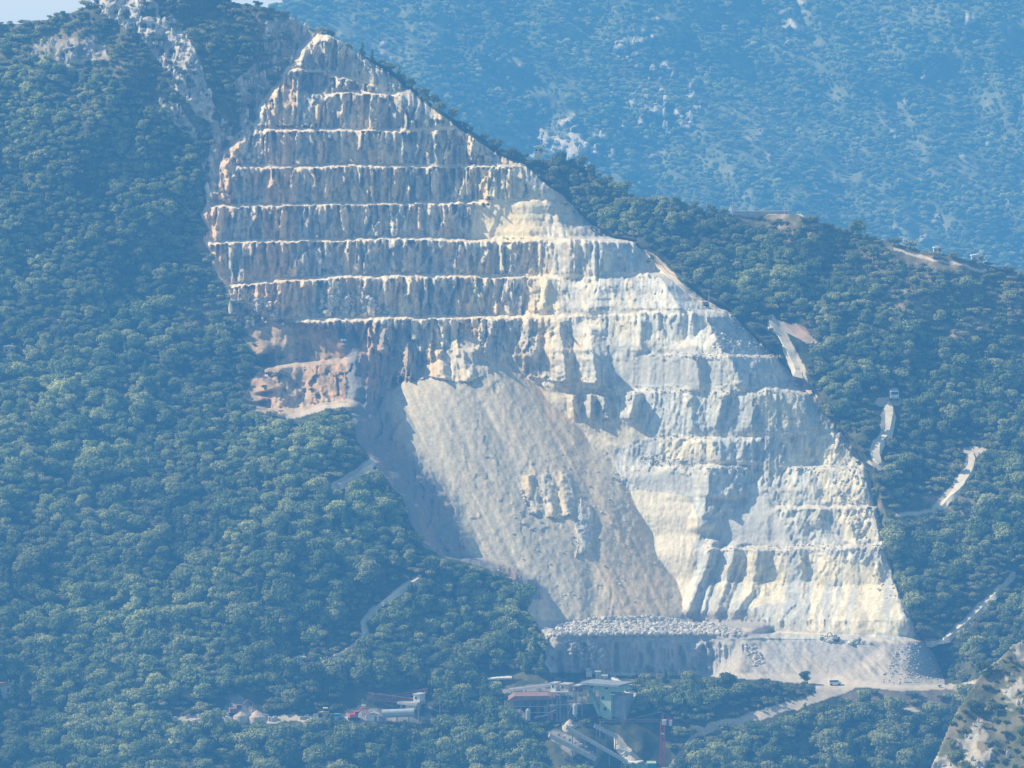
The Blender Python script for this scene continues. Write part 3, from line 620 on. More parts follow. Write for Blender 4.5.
def scatter(name, pts, var, scl, rz, label, cat):
    me = bpy.data.meshes.new(name); me.vertices.add(len(pts)); me.vertices.foreach_set('co', np.asarray(pts, np.float32).ravel())
    for an, ty, d in (('var', 'INT', var), ('scl', 'FLOAT', scl), ('rz', 'FLOAT', rz)):
        a = me.attributes.new(an, ty, 'POINT'); a.data.foreach_set('value', np.asarray(d, np.int32 if ty == 'INT' else np.float32))
    o = bpy.data.objects.new(name, me); COL.objects.link(o); o['kind'] = 'stuff'; o['label'] = label; o['category'] = cat
    g = bpy.data.node_groups.new(name, 'GeometryNodeTree'); g.interface.new_socket('Geometry', in_out='INPUT', socket_type='NodeSocketGeometry'); g.interface.new_socket('Geometry', in_out='OUTPUT', socket_type='NodeSocketGeometry')
    N = g.nodes.new; Lk = g.links.new; gi = N('NodeGroupInput'); go = N('NodeGroupOutput'); jn = N('GeometryNodeJoinGeometry')
    def named(n, t):
        q = N('GeometryNodeInputNamedAttribute'); q.data_type = t; q.inputs['Name'].default_value = n; return q.outputs['Attribute']
    av, asc, ar = named('var', 'INT'), named('scl', 'FLOAT'), named('rz', 'FLOAT')
    cx = N('ShaderNodeCombineXYZ'); Lk(ar, cx.inputs['Z'])
    for k in sorted(set(int(x) for x in var)):
        cpn = N('FunctionNodeCompare'); cpn.data_type = 'INT'; cpn.operation = 'EQUAL'
        Lk(av, [s for s in cpn.inputs if s.name == 'A' and s.type == 'INT'][0]); [s for s in cpn.inputs if s.name == 'B' and s.type == 'INT'][0].default_value = k
        oi = N('GeometryNodeObjectInfo'); oi.inputs['Object'].default_value = VAR[k][2]; oi.inputs['As Instance'].default_value = True
        ip_ = N('GeometryNodeInstanceOnPoints'); Lk(gi.outputs[0], ip_.inputs['Points']); Lk(cpn.outputs[0], ip_.inputs['Selection']); Lk(oi.outputs['Geometry'], ip_.inputs['Instance'])
        Lk(cx.outputs[0], ip_.inputs['Rotation']); Lk(asc, ip_.inputs['Scale']); Lk(ip_.outputs[0], jn.inputs[0])
    Lk(jn.outputs[0], go.inputs[0]); md = o.modifiers.new('plants', 'NODES'); md.node_group = g
    return o
def place_tree(name, k, p, s, rz, label, cat, group):
    root = bpy.data.objects.new(name, None); COL.objects.link(root); root.location = p; root.rotation_euler = (0, 0, rz); root.scale = (s, s, s)
    root['label'] = label; root['category'] = cat
    if group: root['group'] = group
    for n, me in (('crown', VAR[k][0]), ('trunk', VAR[k][1])):
        c = bpy.data.objects.new(n, me); COL.objects.link(c); c.parent = root
    return root

# where nothing grows: rock, roads, yards, and room in front of them for a crown's height
bare = inq | rdm | (yardm) | (ter & (aL < .9) & (n2 > -.35))
bl = bare[:-1, :-1].astype(float)
def is_bare(u, v, up=9):
    r = np.zeros(len(u), bool)
    for d in (0, up * .35, up * .7, up):
        for e in (-2.5, 2.5):
            iu = np.clip(np.searchsorted(us, u + e) - 1, 0, len(us) - 1); iv = np.clip(np.searchsorted(vs, v - d) - 1, 0, len(vs) - 1)
            r |= bare[iv, iu]
    return r
def near_road(u, v):
    r = np.zeros(len(u), bool)
    for e in (-19, -15, -12, -9, -6, -3, 0, 3, 6, 9):
        for d in (-4, 0, 4, 8):
            iu = np.clip(np.searchsorted(us, u - e + 3) - 1, 0, len(us) - 1); iv = np.clip(np.searchsorted(vs, v + d) - 1, 0, len(vs) - 1); r |= rdm[iv, iu]
    return r
def near_low(u, v):
    r = np.zeros(len(u), bool)
    for d in (8, 11, 14):
        iu = np.clip(np.searchsorted(us, u) - 1, 0, len(us) - 1); iv = np.clip(np.searchsorted(vs, v - d) - 1, 0, len(vs) - 1); r |= rdm[iv, iu]
    return r
OBST = [(508, 612, 676, 722, 2), (612, 628, 680, 717, 4), (345, 432, 690, 724, 5), (222, 262, 696, 718, 3), (648, 672, 716, 766, 1), (600, 672, 716, 726, 2), (616, 662, 752, 775, 2), (545, 645, 728, 768, 3), (484, 514, 672, 682, 5), (885, 902, 388, 400, 8), (0, 18, 346, 356, 3), (0, 14, 688, 698, 5), (294, 306, 656, 664, 3), (732, 794, 208, 216, 2), (530, 545, 150, 158, 4)]
def jitter(u0_, u1_, v0_, v1_, du_, dv_):
    gu, gv = np.meshgrid(np.arange(u0_, u1_, du_), np.arange(v0_, v1_, dv_))
    gu = gu + rng.uniform(-.55, .55, gu.shape) * du_ + (np.arange(gu.shape[0]) % 2)[:, None] * du_ / 2; gv = gv + rng.uniform(-.55, .55, gv.shape) * dv_
    return gu.ravel(), gv.ravel()
tu, tv = jitter(-120, 1140, 290, 860, 8.6, 6.8); tu2, tv2 = jitter(-120, 1140, -6, 300, 7.2, 5.8); tu = np.concatenate([tu, tu2]); tv = np.concatenate([tv, tv2])
keep = (tv > np.interp(tu, us, sky) + .5)
keep &= ~is_bare(tu, tv, 9) & ~near_road(tu, tv)
keep &= ~((tu > 168) & (tu < 434) & (tv > 710) & (tv < 731)) & ~((tu > 676) & (tv > 660) & near_low(tu, tv))
for (a, b, c, d, up) in OBST: keep &= ~((tu > a - 5) & (tu < b + 5) & (tv > c) & (tv < d + 10 + up))
iu = np.clip(np.searchsorted(us, tu) - 1, 0, len(us) - 1); iv = np.clip(np.searchsorted(vs, tv) - 1, 0, len(vs) - 1)
scr = scrub[iv, iu]; cg = cragm[iv, iu] > .3; brn = brownm[iv, iu]
keep &= ~(cg & (rng.random(len(tu)) < .88)); keep &= ~(brn & (rng.random(len(tu)) < .8))
gapn = fbm(tu / 30., tv / 25., 801, 3); keep &= ~((gapn > .42) & (rng.random(len(tu)) < .6))
keep &= ~(scr & (rng.random(len(tu)) < .22))
dens = vnoise(tu / 70., tv / 60., 803)
tu, tv, scr, dens, cg = tu[keep], tv[keep], scr[keep], dens[keep], cg[keep]
tp = lut(P, tu, tv); tsc = rng.choice([.5, .7, .9, 1.15, 1.45], len(tu), p=[.2, .25, .27, .2, .08]) * rng.uniform(.85, 1.15, len(tu)) * (.95 + .4 * dens)
tsc *= np.interp(tv, [0, 150, 260, 360, 560, 768], [.46, .52, .58, .66, .76, .84]); tvr = rng.choice([0, 1, 2, 3, 4], len(tu), p=[.28, .26, .24, .18, .04])
conif = (vnoise(tu / 60. + 9, tv / 60., 807) > .66) & (tv > 500); tvr = np.where(conif & (rng.random(len(tu)) < .35), 4, tvr)
sb = scr & (rng.random(len(tu)) < .8) | cg; tvr = np.where(sb, rng.choice([5, 6], len(tu)), tvr); tsc = np.where(sb, rng.uniform(.6, 1.25, len(tu)), tsc)
# small trees near bare edges
near = is_bare(tu, tv, 17); tsc = np.where(near & ~sb, tsc * .72, tsc)
trz = rng.uniform(0, 6.28, len(tu))
# the three hundred that show largest stand as individuals
size = tsc * np.array([6.6, 7.4, 6.6, 8, 8, 3.4, 2.8])[tvr] / (tp[:, 1] + 2000)
inn = (tu > 4) & (tu < 1020) & (tv > 640) & (tv < 766) & ~sb
order = np.argsort(-np.where(inn, size, 0))[:296]; ind = np.zeros(len(tu), bool); ind[order] = True
for i in np.where(ind)[0]:
    u_, v_ = tu[i], tv[i]
    kd = 'slender dark conifer' if tvr[i] == 4 else ['rounded', 'full', 'low spreading', 'tall'][tvr[i]] + ' leafy tree'
    if u_ < 180: where = 'in the dense wood at the lower left'
    elif u_ < 440 and v_ < 724: where = 'just above or beside the stone yard on the left'
    elif u_ < 440: where = 'in the wood below the stone yard'
    elif u_ < 545: where = 'in the wood left of the processing plant'
    elif u_ < 690 and v_ < 735: where = 'between the processing plant and the lower quarry wall'
    elif u_ < 690: where = 'in the foreground wood below the processing plant'
    elif v_ < 715: where = 'on the bank under the gravel slopes'
    else: where = 'in the wood below the lower haul road'
    lb = kd + ' ' + where
    place_tree('conifer' if tvr[i] == 4 else 'broadleaf_tree', int(tvr[i]), tuple(tp[i]), float(tsc[i]), float(trz[i]), lb, 'tree', lb.replace('tree', 'trees').replace('conifer', 'conifers'))
rest = ~ind
scatter('forest', tp[rest & ~sb], tvr[rest & ~sb], tsc[rest & ~sb], trz[rest & ~sb], 'dense green woodland covering the hillsides around the quarry', 'forest')
scatter('scrub', tp[rest & sb], tvr[rest & sb], tsc[rest & sb], trz[rest & sb], 'low olive scrub on the stony ridges around the quarry', 'scrub')
# undergrowth filling the gaps
bu, bv = jitter(-100, 1120, 0, 840, 7.5, 6.5); kb = (bv > np.interp(bu, us, sky) + .3) & ~is_bare(bu, bv, 4)
for (a, b, c, d, up) in OBST: kb &= ~((bu > a - 3) & (bu < b + 3) & (bv > c) & (bv < d + 4))
iu = np.clip(np.searchsorted(us, bu) - 1, 0, len(us) - 1); iv = np.clip(np.searchsorted(vs, bv) - 1, 0, len(vs) - 1)
kb &= ~((cragm[iv, iu] > .3) & (rng.random(len(bu)) < .92)) & ~(scrub[iv, iu] & (rng.random(len(bu)) < .35)) & ~(brownm[iv, iu] & (rng.random(len(bu)) < .7))
bu, bv = bu[kb], bv[kb]; bp_ = lut(P, bu, bv)
# a few tufts taking hold on benches and terraces
eu, ev = jitter(200, 950, 60, 690, 8, 8); iu = np.clip(np.searchsorted(us, eu) - 1, 0, len(us) - 1); iv = np.clip(np.searchsorted(vs, ev) - 1, 0, len(vs) - 1)
ke = (inq[iv, iu] & ((np.abs(eu - np.interp(ev, [p[0] for p in R_], [p[1] for p in R_])) < 9)) & (rng.random(len(eu)) < .25)) | (ter[iv, iu] & (aL[iv, iu] < .5) & (n2[iv, iu] > .02) & (rng.random(len(eu)) < .5)) & ~rdm[iv, iu]
bp_ = np.concatenate([bp_, lut(P, eu[ke], ev[ke])]); nb = len(bp_)
scatter('undergrowth', bp_, rng.choice([5, 6], nb), rng.uniform(.6, 1.5, nb) * np.where(np.arange(nb) >= nb - int(ke.sum()), .55, 1), rng.uniform(0, 6.28, nb), 'shrubby undergrowth between the trees of the slopes', 'undergrowth')
# far mountain woodland
fu, fv = jitter(-120, 1140, -60, 400, 4.5, 3.7); kf = (fv > np.interp(fu, usF, skF) + .3) & (fv < np.interp(fu, us, sky) + 14)
fgx = (fu - usF[0]) / 3.0; fgy = (fv - vsF[0]) / 3.0; fi = np.clip(fgx.astype(int), 0, len(usF) - 2); fj = np.clip(fgy.astype(int), 0, len(vsF) - 2)
kf &= ~((rFm[fj, fi] > .2) & (rng.random(len(fu)) < .92)) & ~((nF[fj, fi] > .1) & (rng.random(len(fu)) < .6))
fu, fv, fi, fj, fgx, fgy = fu[kf], fv[kf], fi[kf], fj[kf], fgx[kf], fgy[kf]
a_ = (fgx - fi)[:, None]; b_ = (fgy - fj)[:, None]
fp = (PF[fj, fi] * (1 - a_) + PF[fj, fi + 1] * a_) * (1 - b_) + (PF[fj + 1, fi] * (1 - a_) + PF[fj + 1, fi + 1] * a_) * b_
nf = len(fp); fvar = rng.choice([0, 1, 2, 5, 6], nf, p=[.12, .1, .13, .35, .3])
scatter('distant_woodland', fp, fvar, rng.uniform(.6, 1.25, nf) * np.where(fvar > 4, 1.35, .8), rng.uniform(0, 6.28, nf), 'hazy woodland covering the distant mountain side', 'woodland')
# knoll scrub
ku, kv = jitter(915, 1200, 600, 900, 8.5, 7); kk = kv > np.interp(ku, usK, skK) + 1
gx = (ku - usK[0]) / 2.0; gy = (kv - vsK[0]) / 2.0; gi_ = np.clip(gx.astype(int), 0, len(usK) - 2); gj = np.clip(gy.astype(int), 0, len(vsK) - 2)
kk &= ~((rockK[np.clip(gj - 2, 0, None), gi_] > .3) | (rockK[gj, gi_] > .3) & (rng.random(len(ku)) < .93)); kk &= rng.random(len(ku)) < .8
gi_, gj = gi_[kk], gj[kk]; kp = PK[gj, gi_]; nk = len(kp)
scatter('knoll_scrub', kp, rng.choice([5, 6, 5, 0], nk), rng.uniform(.35, .95, nk) * .8, rng.uniform(0, 6.28, nk), 'scrub and small trees on the rocky knoll at lower right', 'scrub')
print('TREES', len(tp), nb, nf, nk)
# single trees standing out against the far mountain along the ridge
for u_, v_, k_, s_ in [(349, 44, 1, .8), (362, 58, 4, .8), (372, 63, 4, .7), (330, 33, 2, .7), (322, 28, 0, .6), (391, 72, 2, .7), (399, 80, 4, .75), (412, 90, 1, .8), (424, 99, 0, .8), (440, 112, 2, .8), (452, 120, 1, .8)]:
    p = lut(P, np.array([u_]), np.array([v_]))[0]
    place_tree('ridge_tree', k_, tuple(p), s_, u_ * .7, 'small dark tree on the ridge edge right of the upper benches', 'tree', 'small trees along the ridge edge')
for u_, v_, k_, s_, lb in [(805, 684, 1, .75, 'small lone tree at the foot of the gravel slopes beside the road'), (291, 714, 3, 1.25, 'tall light green tree standing in the middle of the stone yard')]:
    p = lut(P, np.array([u_]), np.array([v_]))[0]; place_tree('broadleaf_tree', k_, tuple(p), s_, 1.0, lb, 'tree', None)

# ================================================================== rocks
M['stone'] = ground_mat('boulder_stone', .5, (.9, .9, .9), .25, .3)
nt_ = M['stone'].node_tree
for n_ in list(nt_.nodes):
    if n_.type == 'ATTRIBUTE':
        oi_ = nt_.nodes.new('ShaderNodeObjectInfo'); rr_ = nt_.nodes.new('ShaderNodeValToRGB')
        rr_.color_ramp.elements[0].color = (.38, .365, .34, 1); rr_.color_ramp.elements[1].color = (.72, .66, .56, 1)
        nt_.links.new(oi_.outputs['Random'], rr_.inputs['Fac'])
        for l_ in list(n_.outputs['Color'].links): nt_.links.new(rr_.outputs['Color'], l_.to_socket)
def boulder_geo(rg):
    v, f = ICO2; v = v.copy()
    for _ in range(7):
        n = rg.normal(size=3); n /= np.linalg.norm(n); d = rg.uniform(.55, .85)
        k = v @ n; m = k > d; v[m] -= np.outer(k[m] - d, n)
    v *= np.array([1, rg.uniform(.7, .95), rg.uniform(.55, .85)]); v[:, 2] += .25
    return [tuple(p) for p in v], f
BOUL = []
for i in range(4):
    rg = np.random.default_rng(900 + i); bv, bf = boulder_geo(rg); me = mesh_of('boulder_mesh', bv, bf, [M['stone']])
    BOUL.append(me); VAR.append((me, None, bpy.data.objects.new('boulder_source', me)))
def rocks(polyg, n, smin, smax):
    pg = np.array(polyg, float); u = rng.uniform(pg[:, 0].min(), pg[:, 0].max(), n * 4); v = rng.uniform(pg[:, 1].min(), pg[:, 1].max(), n * 4)
    k = poly(u, v, polyg); u, v = u[k][:n], v[k][:n]; s = smin + (smax - smin) * rng.random(len(u)) ** 2.5
    return lut(P, u, v), s
for i in range(3):
    rg = np.random.default_rng(950 + i); bv, bf = boulder_geo(rg); bv = [(x * .75 + z * .2, y * .8, z * 2.1) for x, y, z in bv]; me = mesh_of('crag_mesh', bv, bf, [M['stone']]); VAR.append((me, None, bpy.data.objects.new('crag_source', me)))
heap = [(546, 636), (560, 625), (600, 618), (650, 617), (700, 623), (742, 630), (742, 635), (640, 636), (552, 637)]
p1, s1 = rocks(heap, 2600, .3, 1.45)
o_ = np.argsort(-s1); big = o_[:240]; 
for i in big:
    o = bpy.data.objects.new('boulder', BOUL[i % 4]); COL.objects.link(o); o.location = p1[i]; o.rotation_euler = (rng.uniform(-.4, .4), rng.uniform(-.4, .4), rng.uniform(0, 6.28)); o.scale = (s1[i],) * 3
    o['category'] = 'boulder'; o['label'] = 'pale blasted boulder in the long heap on the lowest quarry floor'; o['group'] = 'boulders heaped on the lowest quarry floor'
sm_p, sm_s = [p1[o_[240:]]], [s1[o_[240:]]]
for pg, n, a, b in [([(316, 316), (322, 296), (350, 290), (375, 300), (400, 314)], 330, .4, 1.5), ([(252, 300), (268, 298), (284, 316), (258, 318)], 130, .4, 1.5), ([(820, 634), (872, 642), (872, 646), (822, 642)], 55, .4, 1.6),
                    ([(880, 684), (900, 640), (925, 644), (942, 682)], 260, .25, .7), ([(745, 648), (756, 640), (764, 664), (752, 668)], 70, .3, 1.0), ([(735, 318), (754, 338), (760, 350), (706, 350)], 170, .3, 1.1),
                    ([(640, 452), (700, 462), (690, 466), (640, 464)], 110, .3, .9), ([(400, 312), (720, 306), (720, 311), (400, 317)], 100, .25, .7), ([(565, 640), (610, 642), (600, 662), (570, 660)], 100, .3, 1.2),
                    ([(660, 352), (785, 354), (785, 359), (660, 357)], 90, .25, .8), ([(600, 388), (815, 390), (815, 395), (600, 393)], 100, .25, .8), ([(650, 434), (850, 430), (850, 434), (650, 440)], 110, .25, .8), ([(660, 464), (865, 466), (865, 471), (660, 470)], 110, .25, .9),
                    ([(700, 546), (890, 544), (890, 549), (700, 550)], 90, .25, .8), ([(830, 480), (860, 470), (910, 600), (880, 600)], 200, .25, 1.0), ([(480, 560), (560, 420), (620, 470), (640, 610), (540, 612)], 260, .2, .75)]:
    a_p, a_s = rocks(pg, n, a, b); sm_p.append(a_p); sm_s.append(a_s)
smp = np.concatenate(sm_p); sms = np.concatenate(sm_s)
scatter('rubble', smp, rng.integers(7, 11, len(smp)), sms, rng.uniform(0, 6.28, len(smp)), 'loose broken stone lying on the quarry floors and benches', 'rubble')
# crags of the ridges
cu, cv = jitter(-60, 330, -8, 330, 5.5, 5.5); iu = np.clip(np.searchsorted(us, cu) - 1, 0, len(us) - 1); iv = np.clip(np.searchsorted(vs, cv) - 1, 0, len(vs) - 1)
kc = (cmask[iv, iu] > .35) & (cv > np.interp(cu, us, sky)) & (rng.random(len(cu)) < .6); cpp = lut(P, cu[kc], cv[kc])
fk = (rFm > .6) & (rF > .35) & (rng.random(rFm.shape) < .2) & (VF > -60); fpp = PF[fk]; 
kkm = (rockK > .5) & (rng.random(rockK.shape) < .05); kpp = PK[kkm]
cp_ = np.concatenate([cpp, fpp, kpp]); csz = np.concatenate([rng.uniform(.5, 1.7, len(cpp)), rng.uniform(.8, 2.4, len(fpp)), rng.uniform(.3, .9, len(kpp))])
scatter('rock_outcrops', cp_, rng.integers(9, 14, len(cp_)), csz, rng.uniform(0, 6.28, len(cp_)), 'pale weathered rock outcrops breaking through the scrub', 'outcrops')

# ================================================================== works, houses, machines
M['green'] = plain('pale_green_cladding', (.42, .56, .42), .6, .2, .5); M['white'] = plain('whitewash', (.78, .76, .72), .7, .15, .6)
M['grey'] = plain('grey_sheet', (.30, .33, .36), .5, .25, .5); M['dark'] = plain('dark_opening', (.025, .028, .03), .6, .1)
M['rust'] = plain('rusty_red_sheet', (.33, .19, .15), .8, .35, .7); M['red'] = plain('faded_red_paint', (.62, .10, .08), .6, .25, 1.0)
M['conc'] = plain('concrete', (.50, .48, .44), .9, .2, .5); M['tile'] = plain('roof_tiles', (.52, .22, .13), .85, .25, 1.2)
M['tan'] = plain('tan_render', (.62, .50, .38), .85, .15, .6); M['steel'] = plain('pale_steel', (.50, .52, .52), .5, .2, .8)
M['teal'] = plain('teal_paint', (.05, .34, .28), .5, .15); M['yellow'] = plain('machine_yellow', (.60, .38, .06), .5, .2); M['rubber'] = plain('rubber', (.03, .03, .03), .8, .1)
M['gravel'] = ground_mat('pale_gravel', .3, (1, 1, 1), .2, .2); M['blue'] = plain('truck_blue', (.25, .42, .55), .4, .15); M['glass'] = plain('window_glass', (.05, .08, .10), .1, .1)
class MB:
    def __init__(s): s.v = []; s.f = []
    def box(s, x0, x1, y0, y1, z0, z1):
        b = len(s.v); s.v += [(x, y, z) for z in (z0, z1) for y in (y0, y1) for x in (x0, x1)]
        s.f += [[b + i for i in q] for q in ((0, 2, 3, 1), (4, 5, 7, 6), (0, 1, 5, 4), (2, 6, 7, 3), (0, 4, 6, 2), (1, 3, 7, 5))]; return s
    def bar(s, a, b_, w, h=None):
        h = h or w; a = np.array(a, float); c = np.array(b_, float); d = c - a; L_ = np.linalg.norm(d); d /= L_ + 1e-9
        x = np.cross(d, [0, 0, 1]) if abs(d[2]) < .95 else np.array([1., 0, 0]); x /= np.linalg.norm(x); y = np.cross(x, d); b = len(s.v)
        for p in (a, c):
            for i, j in ((-1, -1), (1, -1), (1, 1), (-1, 1)): s.v.append(tuple(p + x * i * w / 2 + y * j * h / 2))
        s.f += [[b + i for i in q] for q in ((0, 3, 2, 1), (4, 5, 6, 7), (0, 1, 5, 4), (1, 2, 6, 5), (2, 3, 7, 6), (3, 0, 4, 7))]; return s
    def cyl(s, a, c, r, n=14, r1=None):
        tube(s.v, s.f, a, c, r, r if r1 is None else r1, n); return s
    def prism(s, pts, y0, y1):
        n = len(pts); b = len(s.v); s.v += [(x, y0, z) for x, z in pts] + [(x, y1, z) for x, z in pts]
        s.f.append([b + i for i in range(n)]); s.f.append([b + n + i for i in range(n)][::-1])
        s.f += [[b + i, b + n + i, b + n + (i + 1) % n, b + (i + 1) % n] for i in range(n)]; return s
    def truss(s, a, c, hgt, dep, w, n):
        """box lattice from a to c (top chord line), hanging hgt below and dep deep"""
        a = np.array(a, float); c = np.array(c, float)
        for dy in (0, dep):
            for dz in (0, -hgt): s.bar(a + [0, dy, dz], c + [0, dy, dz], w)
            for i in range(n):
                p = a + (c - a) * i / n; q = a + (c - a) * (i + 1) / n
                s.bar(p + [0, dy, 0], q + [0, dy, -hgt], w * .7); s.bar(p + [0, dy, -hgt], p + [0, dy, 0], w * .7)
        for i in range(n + 1):
            p = a + (c - a) * i / n; s.bar(p, p + [0, dep, 0], w * .7); s.bar(p + [0, 0, -hgt], p + [0, dep, -hgt], w * .7)
        return s
    def build(s, name, mat, parent, label=None):
        me = mesh_of(name, s.v, s.f, [mat]); o = bpy.data.objects.new(name, me); COL.objects.link(o); o.parent = parent
        if label: o['label'] = label
        return o
class Site:
    """local metres about a surveyed base point: X right, Y away, Z up"""
    def __init__(s, name, u, v, label, cat, group=None, rz=0, lift=0, dy=0):
        s.Y = float(lut(Yall, np.array([float(u)]), np.array([float(v)]))[0]) + dy; s.p = world_of(u, v, s.Y); s.p[2] += lift; s.u, s.vv = u, v; s.k = s.Y / F
        o = bpy.data.objects.new(name, None); COL.objects.link(o); o.location = s.p; o.rotation_euler = (0, 0, rz); o['label'] = label; o['category'] = cat
        if group: o['group'] = group
        s.o = o
    def X(s, u): return (u - s.u) * s.k
    def Z(s, v): return (s.vv - v) * s.k
    def P(s, u, v, d=0): return (s.X(u), d, s.Z(v))
    def B(s, mb, u0, u1, v0, v1, d0, d1): mb.box(s.X(u0), s.X(u1), d0, d1, s.Z(v1), s.Z(v0)); return mb

# --- processing building
s = Site('processing_building', 607, 716, 'tall pale green processing building with a flat dark roof beside the curving track', 'building', rz=R(-30))
s.B(MB(), 600, 613, 690.5, 719, -1, 6).build('wall', M['green'], s.o)
s.B(MB(), 583.5, 622, 685, 690.4, -1.4, 7).build('upper_storey', M['green'], s.o)
s.B(MB(), 613.2, 627, 694, 720, .6, 7).build('side_hall', M['grey'], s.o)
s.B(s.B(MB(), 580, 625, 682.6, 684.8, -3, 8), 613.2, 619, 692.2, 693.4, -2.2, 3).build('roof', M['grey'], s.o)
s.B(MB(), 579, 583, 683.5, 691, -2, 0).build('roof_hatch', M['white'], s.o)
MB().bar(s.P(587, 691, 0), s.P(601, 716, -.8), 1.6, 1.2).build('chute', M['green'], s.o)
for a, b in ((602.5, 696), (605, 707)):
    w_ = s.B(MB(), a, a + 2.6, b, b + 3, -1.08, -.98).build('window', M['dark'], s.o)
for q in range(2): s.B(MB(), 590 + q * 17, 593 + q * 17, 686.4, 688.4, -1.48, -1.38).build('window', M['dark'], s.o)
for q in (590, 596): MB().bar(s.P(q, 691, 2), s.P(q, 720, 2), .35).build('post', M['steel'], s.o)
# --- platform with tan crusher house
s = Site('raised_platform', 568, 716, 'raised grey steel platform between the rusty shed and the green building', 'platform')
s.B(MB(), 551, 583, 691, 692.6, -2, 5).build('deck', M['steel'], s.o)
for q in (552, 560, 568, 576, 582):
    for d in (-1.6, 4.6): MB().bar(s.P(q, 692.6, d), s.P(q, 719, d), .4).build('leg', M['grey'], s.o)
mb = MB(); mb.bar(s.P(552, 714, -1.6), s.P(560, 693, -1.6), .2); mb.bar(s.P(568, 714, -1.6), s.P(576, 693, -1.6), .2); mb.bar(s.P(552, 704, -1.6), s.P(582, 704, -1.6), .25); mb.build('brace', M['steel'], s.o)
for a, b, t_, mt, lb in ((561, 570, 683, 'tan', 'tan crusher house standing on the grey steel platform'), (551.5, 557, 682, 'white', 'small white cabin on the left end of the grey steel platform'), (575, 580, 684.5, 'rust', 'small rusty hopper on the right end of the grey steel platform')):
    h = Site('plant_cabin' if mt != 'rust' else 'hopper', (a + b) / 2, 716, lb, 'cabin' if mt != 'rust' else 'hopper', rz=R(-25)); z0 = h.Z(691)
    h.B(MB(), a, b, t_ + 1, 691, -1, 3).build('wall' if mt != 'rust' else 'bin', M[mt], h.o); h.B(MB(), a - .8, b + .8, t_, t_ + .9, -1.5, 3.5).build('roof' if mt != 'rust' else 'rim', M['conc'], h.o)
    h.B(MB(), a + 1.5, a + 3.3, t_ + 2.5, t_ + 5, -1.08, -.97).build('window', M['dark'], h.o)
# --- rusty open shed
s = Site('open_shed', 535, 718, 'open steel shed with a long rusty red roof left of the green building', 'shed')
b = MB(); b.prism([(s.X(508), s.Z(699.5)), (s.X(560), s.Z(697.5)), (s.X(560), s.Z(696.6)), (s.X(548), s.Z(694)), (s.X(514), s.Z(694.4)), (s.X(508), s.Z(698.6))], -4, 8); b.build('roof', M['rust'], s.o)
for q in (513, 521, 530, 548, 557):
    for d in (-3.4, 7.4): MB().bar(s.P(q, 698.4, d), s.P(q, 722, d), .35).build('post', M['grey'], s.o)
s.B(MB(), 536.5, 540, 699, 717, -1, 1).build('column', M['rust'], s.o)
mb = MB()
for z in (705, 711): mb.bar(s.P(513, z, -3.4), s.P(557, z, -3.4), .22)
mb.bar(s.P(513, 716.5, -3.4), s.P(527, 717, -3.4), .4); mb.bar(s.P(534, 716, -3.4), s.P(549, 713.5, -3.4), .5); mb.build('rail', M['steel'], s.o)
s.B(MB(), 544, 548, 704, 716, 0, 3).build('machine_housing', M['tan'], s.o)
s.B(MB(), 513.5, 556, 700.5, 722, 6, 7).build('back_wall', M['grey'], s.o)
s = Site('screening_machine', 552, 719, 'rusty upright screening machine under the right end of the rusty roofed shed', 'machine')
s.B(MB(), 549.5, 553, 705, 719, -3, 0).build('body', M['rust'], s.o); s.B(MB(), 549, 554.5, 703, 705, -3.4, .4).build('hopper', M['steel'], s.o); MB().bar(s.P(548, 712, -3.2), s.P(556, 708, -3.2), .5).build('arm', M['steel'], s.o)
# --- conveyors
def conveyor(lb, a, b, w, mats, legs, name='conveyor', dy=0, thick=.9):
    s = Site(name, (a[0] + b[0]) / 2, max(a[1], b[1]), lb, 'conveyor', dy=dy)
    MB().bar(s.P(*a), s.P(*b), w, thick).build('frame', M[mats[0]], s.o)
    up = np.array([0, 0, thick / 2 + .12]); MB().bar(np.array(s.P(*a)) + up, np.array(s.P(*b)) + up, w * .7, .2).build('belt', M[mats[1]], s.o)
    mb = MB()
    for sy in (-1, 1):
        o1 = np.array([0, sy * w * .5, thick / 2 + .5]); mb.bar(np.array(s.P(*a)) + o1, np.array(s.P(*b)) + o1, .14)
    mb.build('handrail', M['steel'], s.o)
    for t in legs:
        p = np.array(s.P(a[0] + (b[0] - a[0]) * t, a[1] + (b[1] - a[1]) * t)); MB().bar(p, p - [0, 0, 5], .35).build('leg', M['grey'], s.o)
    return s
conveyor('white inclined conveyor above the rusty shed roof', (509, 690.5), (557, 684.5), 1.6, ('white', 'conc'), (.05, .35, .65, .95), dy=-5, thick=.8)
conveyor('wide pale conveyor ramp with dark machinery, lower left of the crane', (549, 734.5), (596, 759), 5.0, ('conc', 'tan'), (.15, .5, .85), dy=0, thick=1.4)
conveyor('long thin conveyor running down to the green hut', (566, 727), (628, 763), 1.6, ('steel', 'tan'), (.1, .3, .5, .7, .9), dy=-3)
conveyor('short grey conveyor running down from the green building', (594, 726), (618, 738), 1.2, ('steel', 'grey'), (.1, .5, .9), dy=-3)
s = Site('head_house', 591, 757, 'small dark head house at the lower end of the wide pale conveyor', 'machine house', dy=-3); s.B(MB(), 589.5, 594, 749.5, 757, -1.5, 1.5).build('wall', M['grey'], s.o); s.B(MB(), 589, 594.6, 748.8, 749.4, -1.8, 1.8).build('roof', M['dark'], s.o)
s = Site('screen_deck', 570, 745, 'rows of dark screening machinery along the wide pale conveyor', 'machinery', dy=-2)
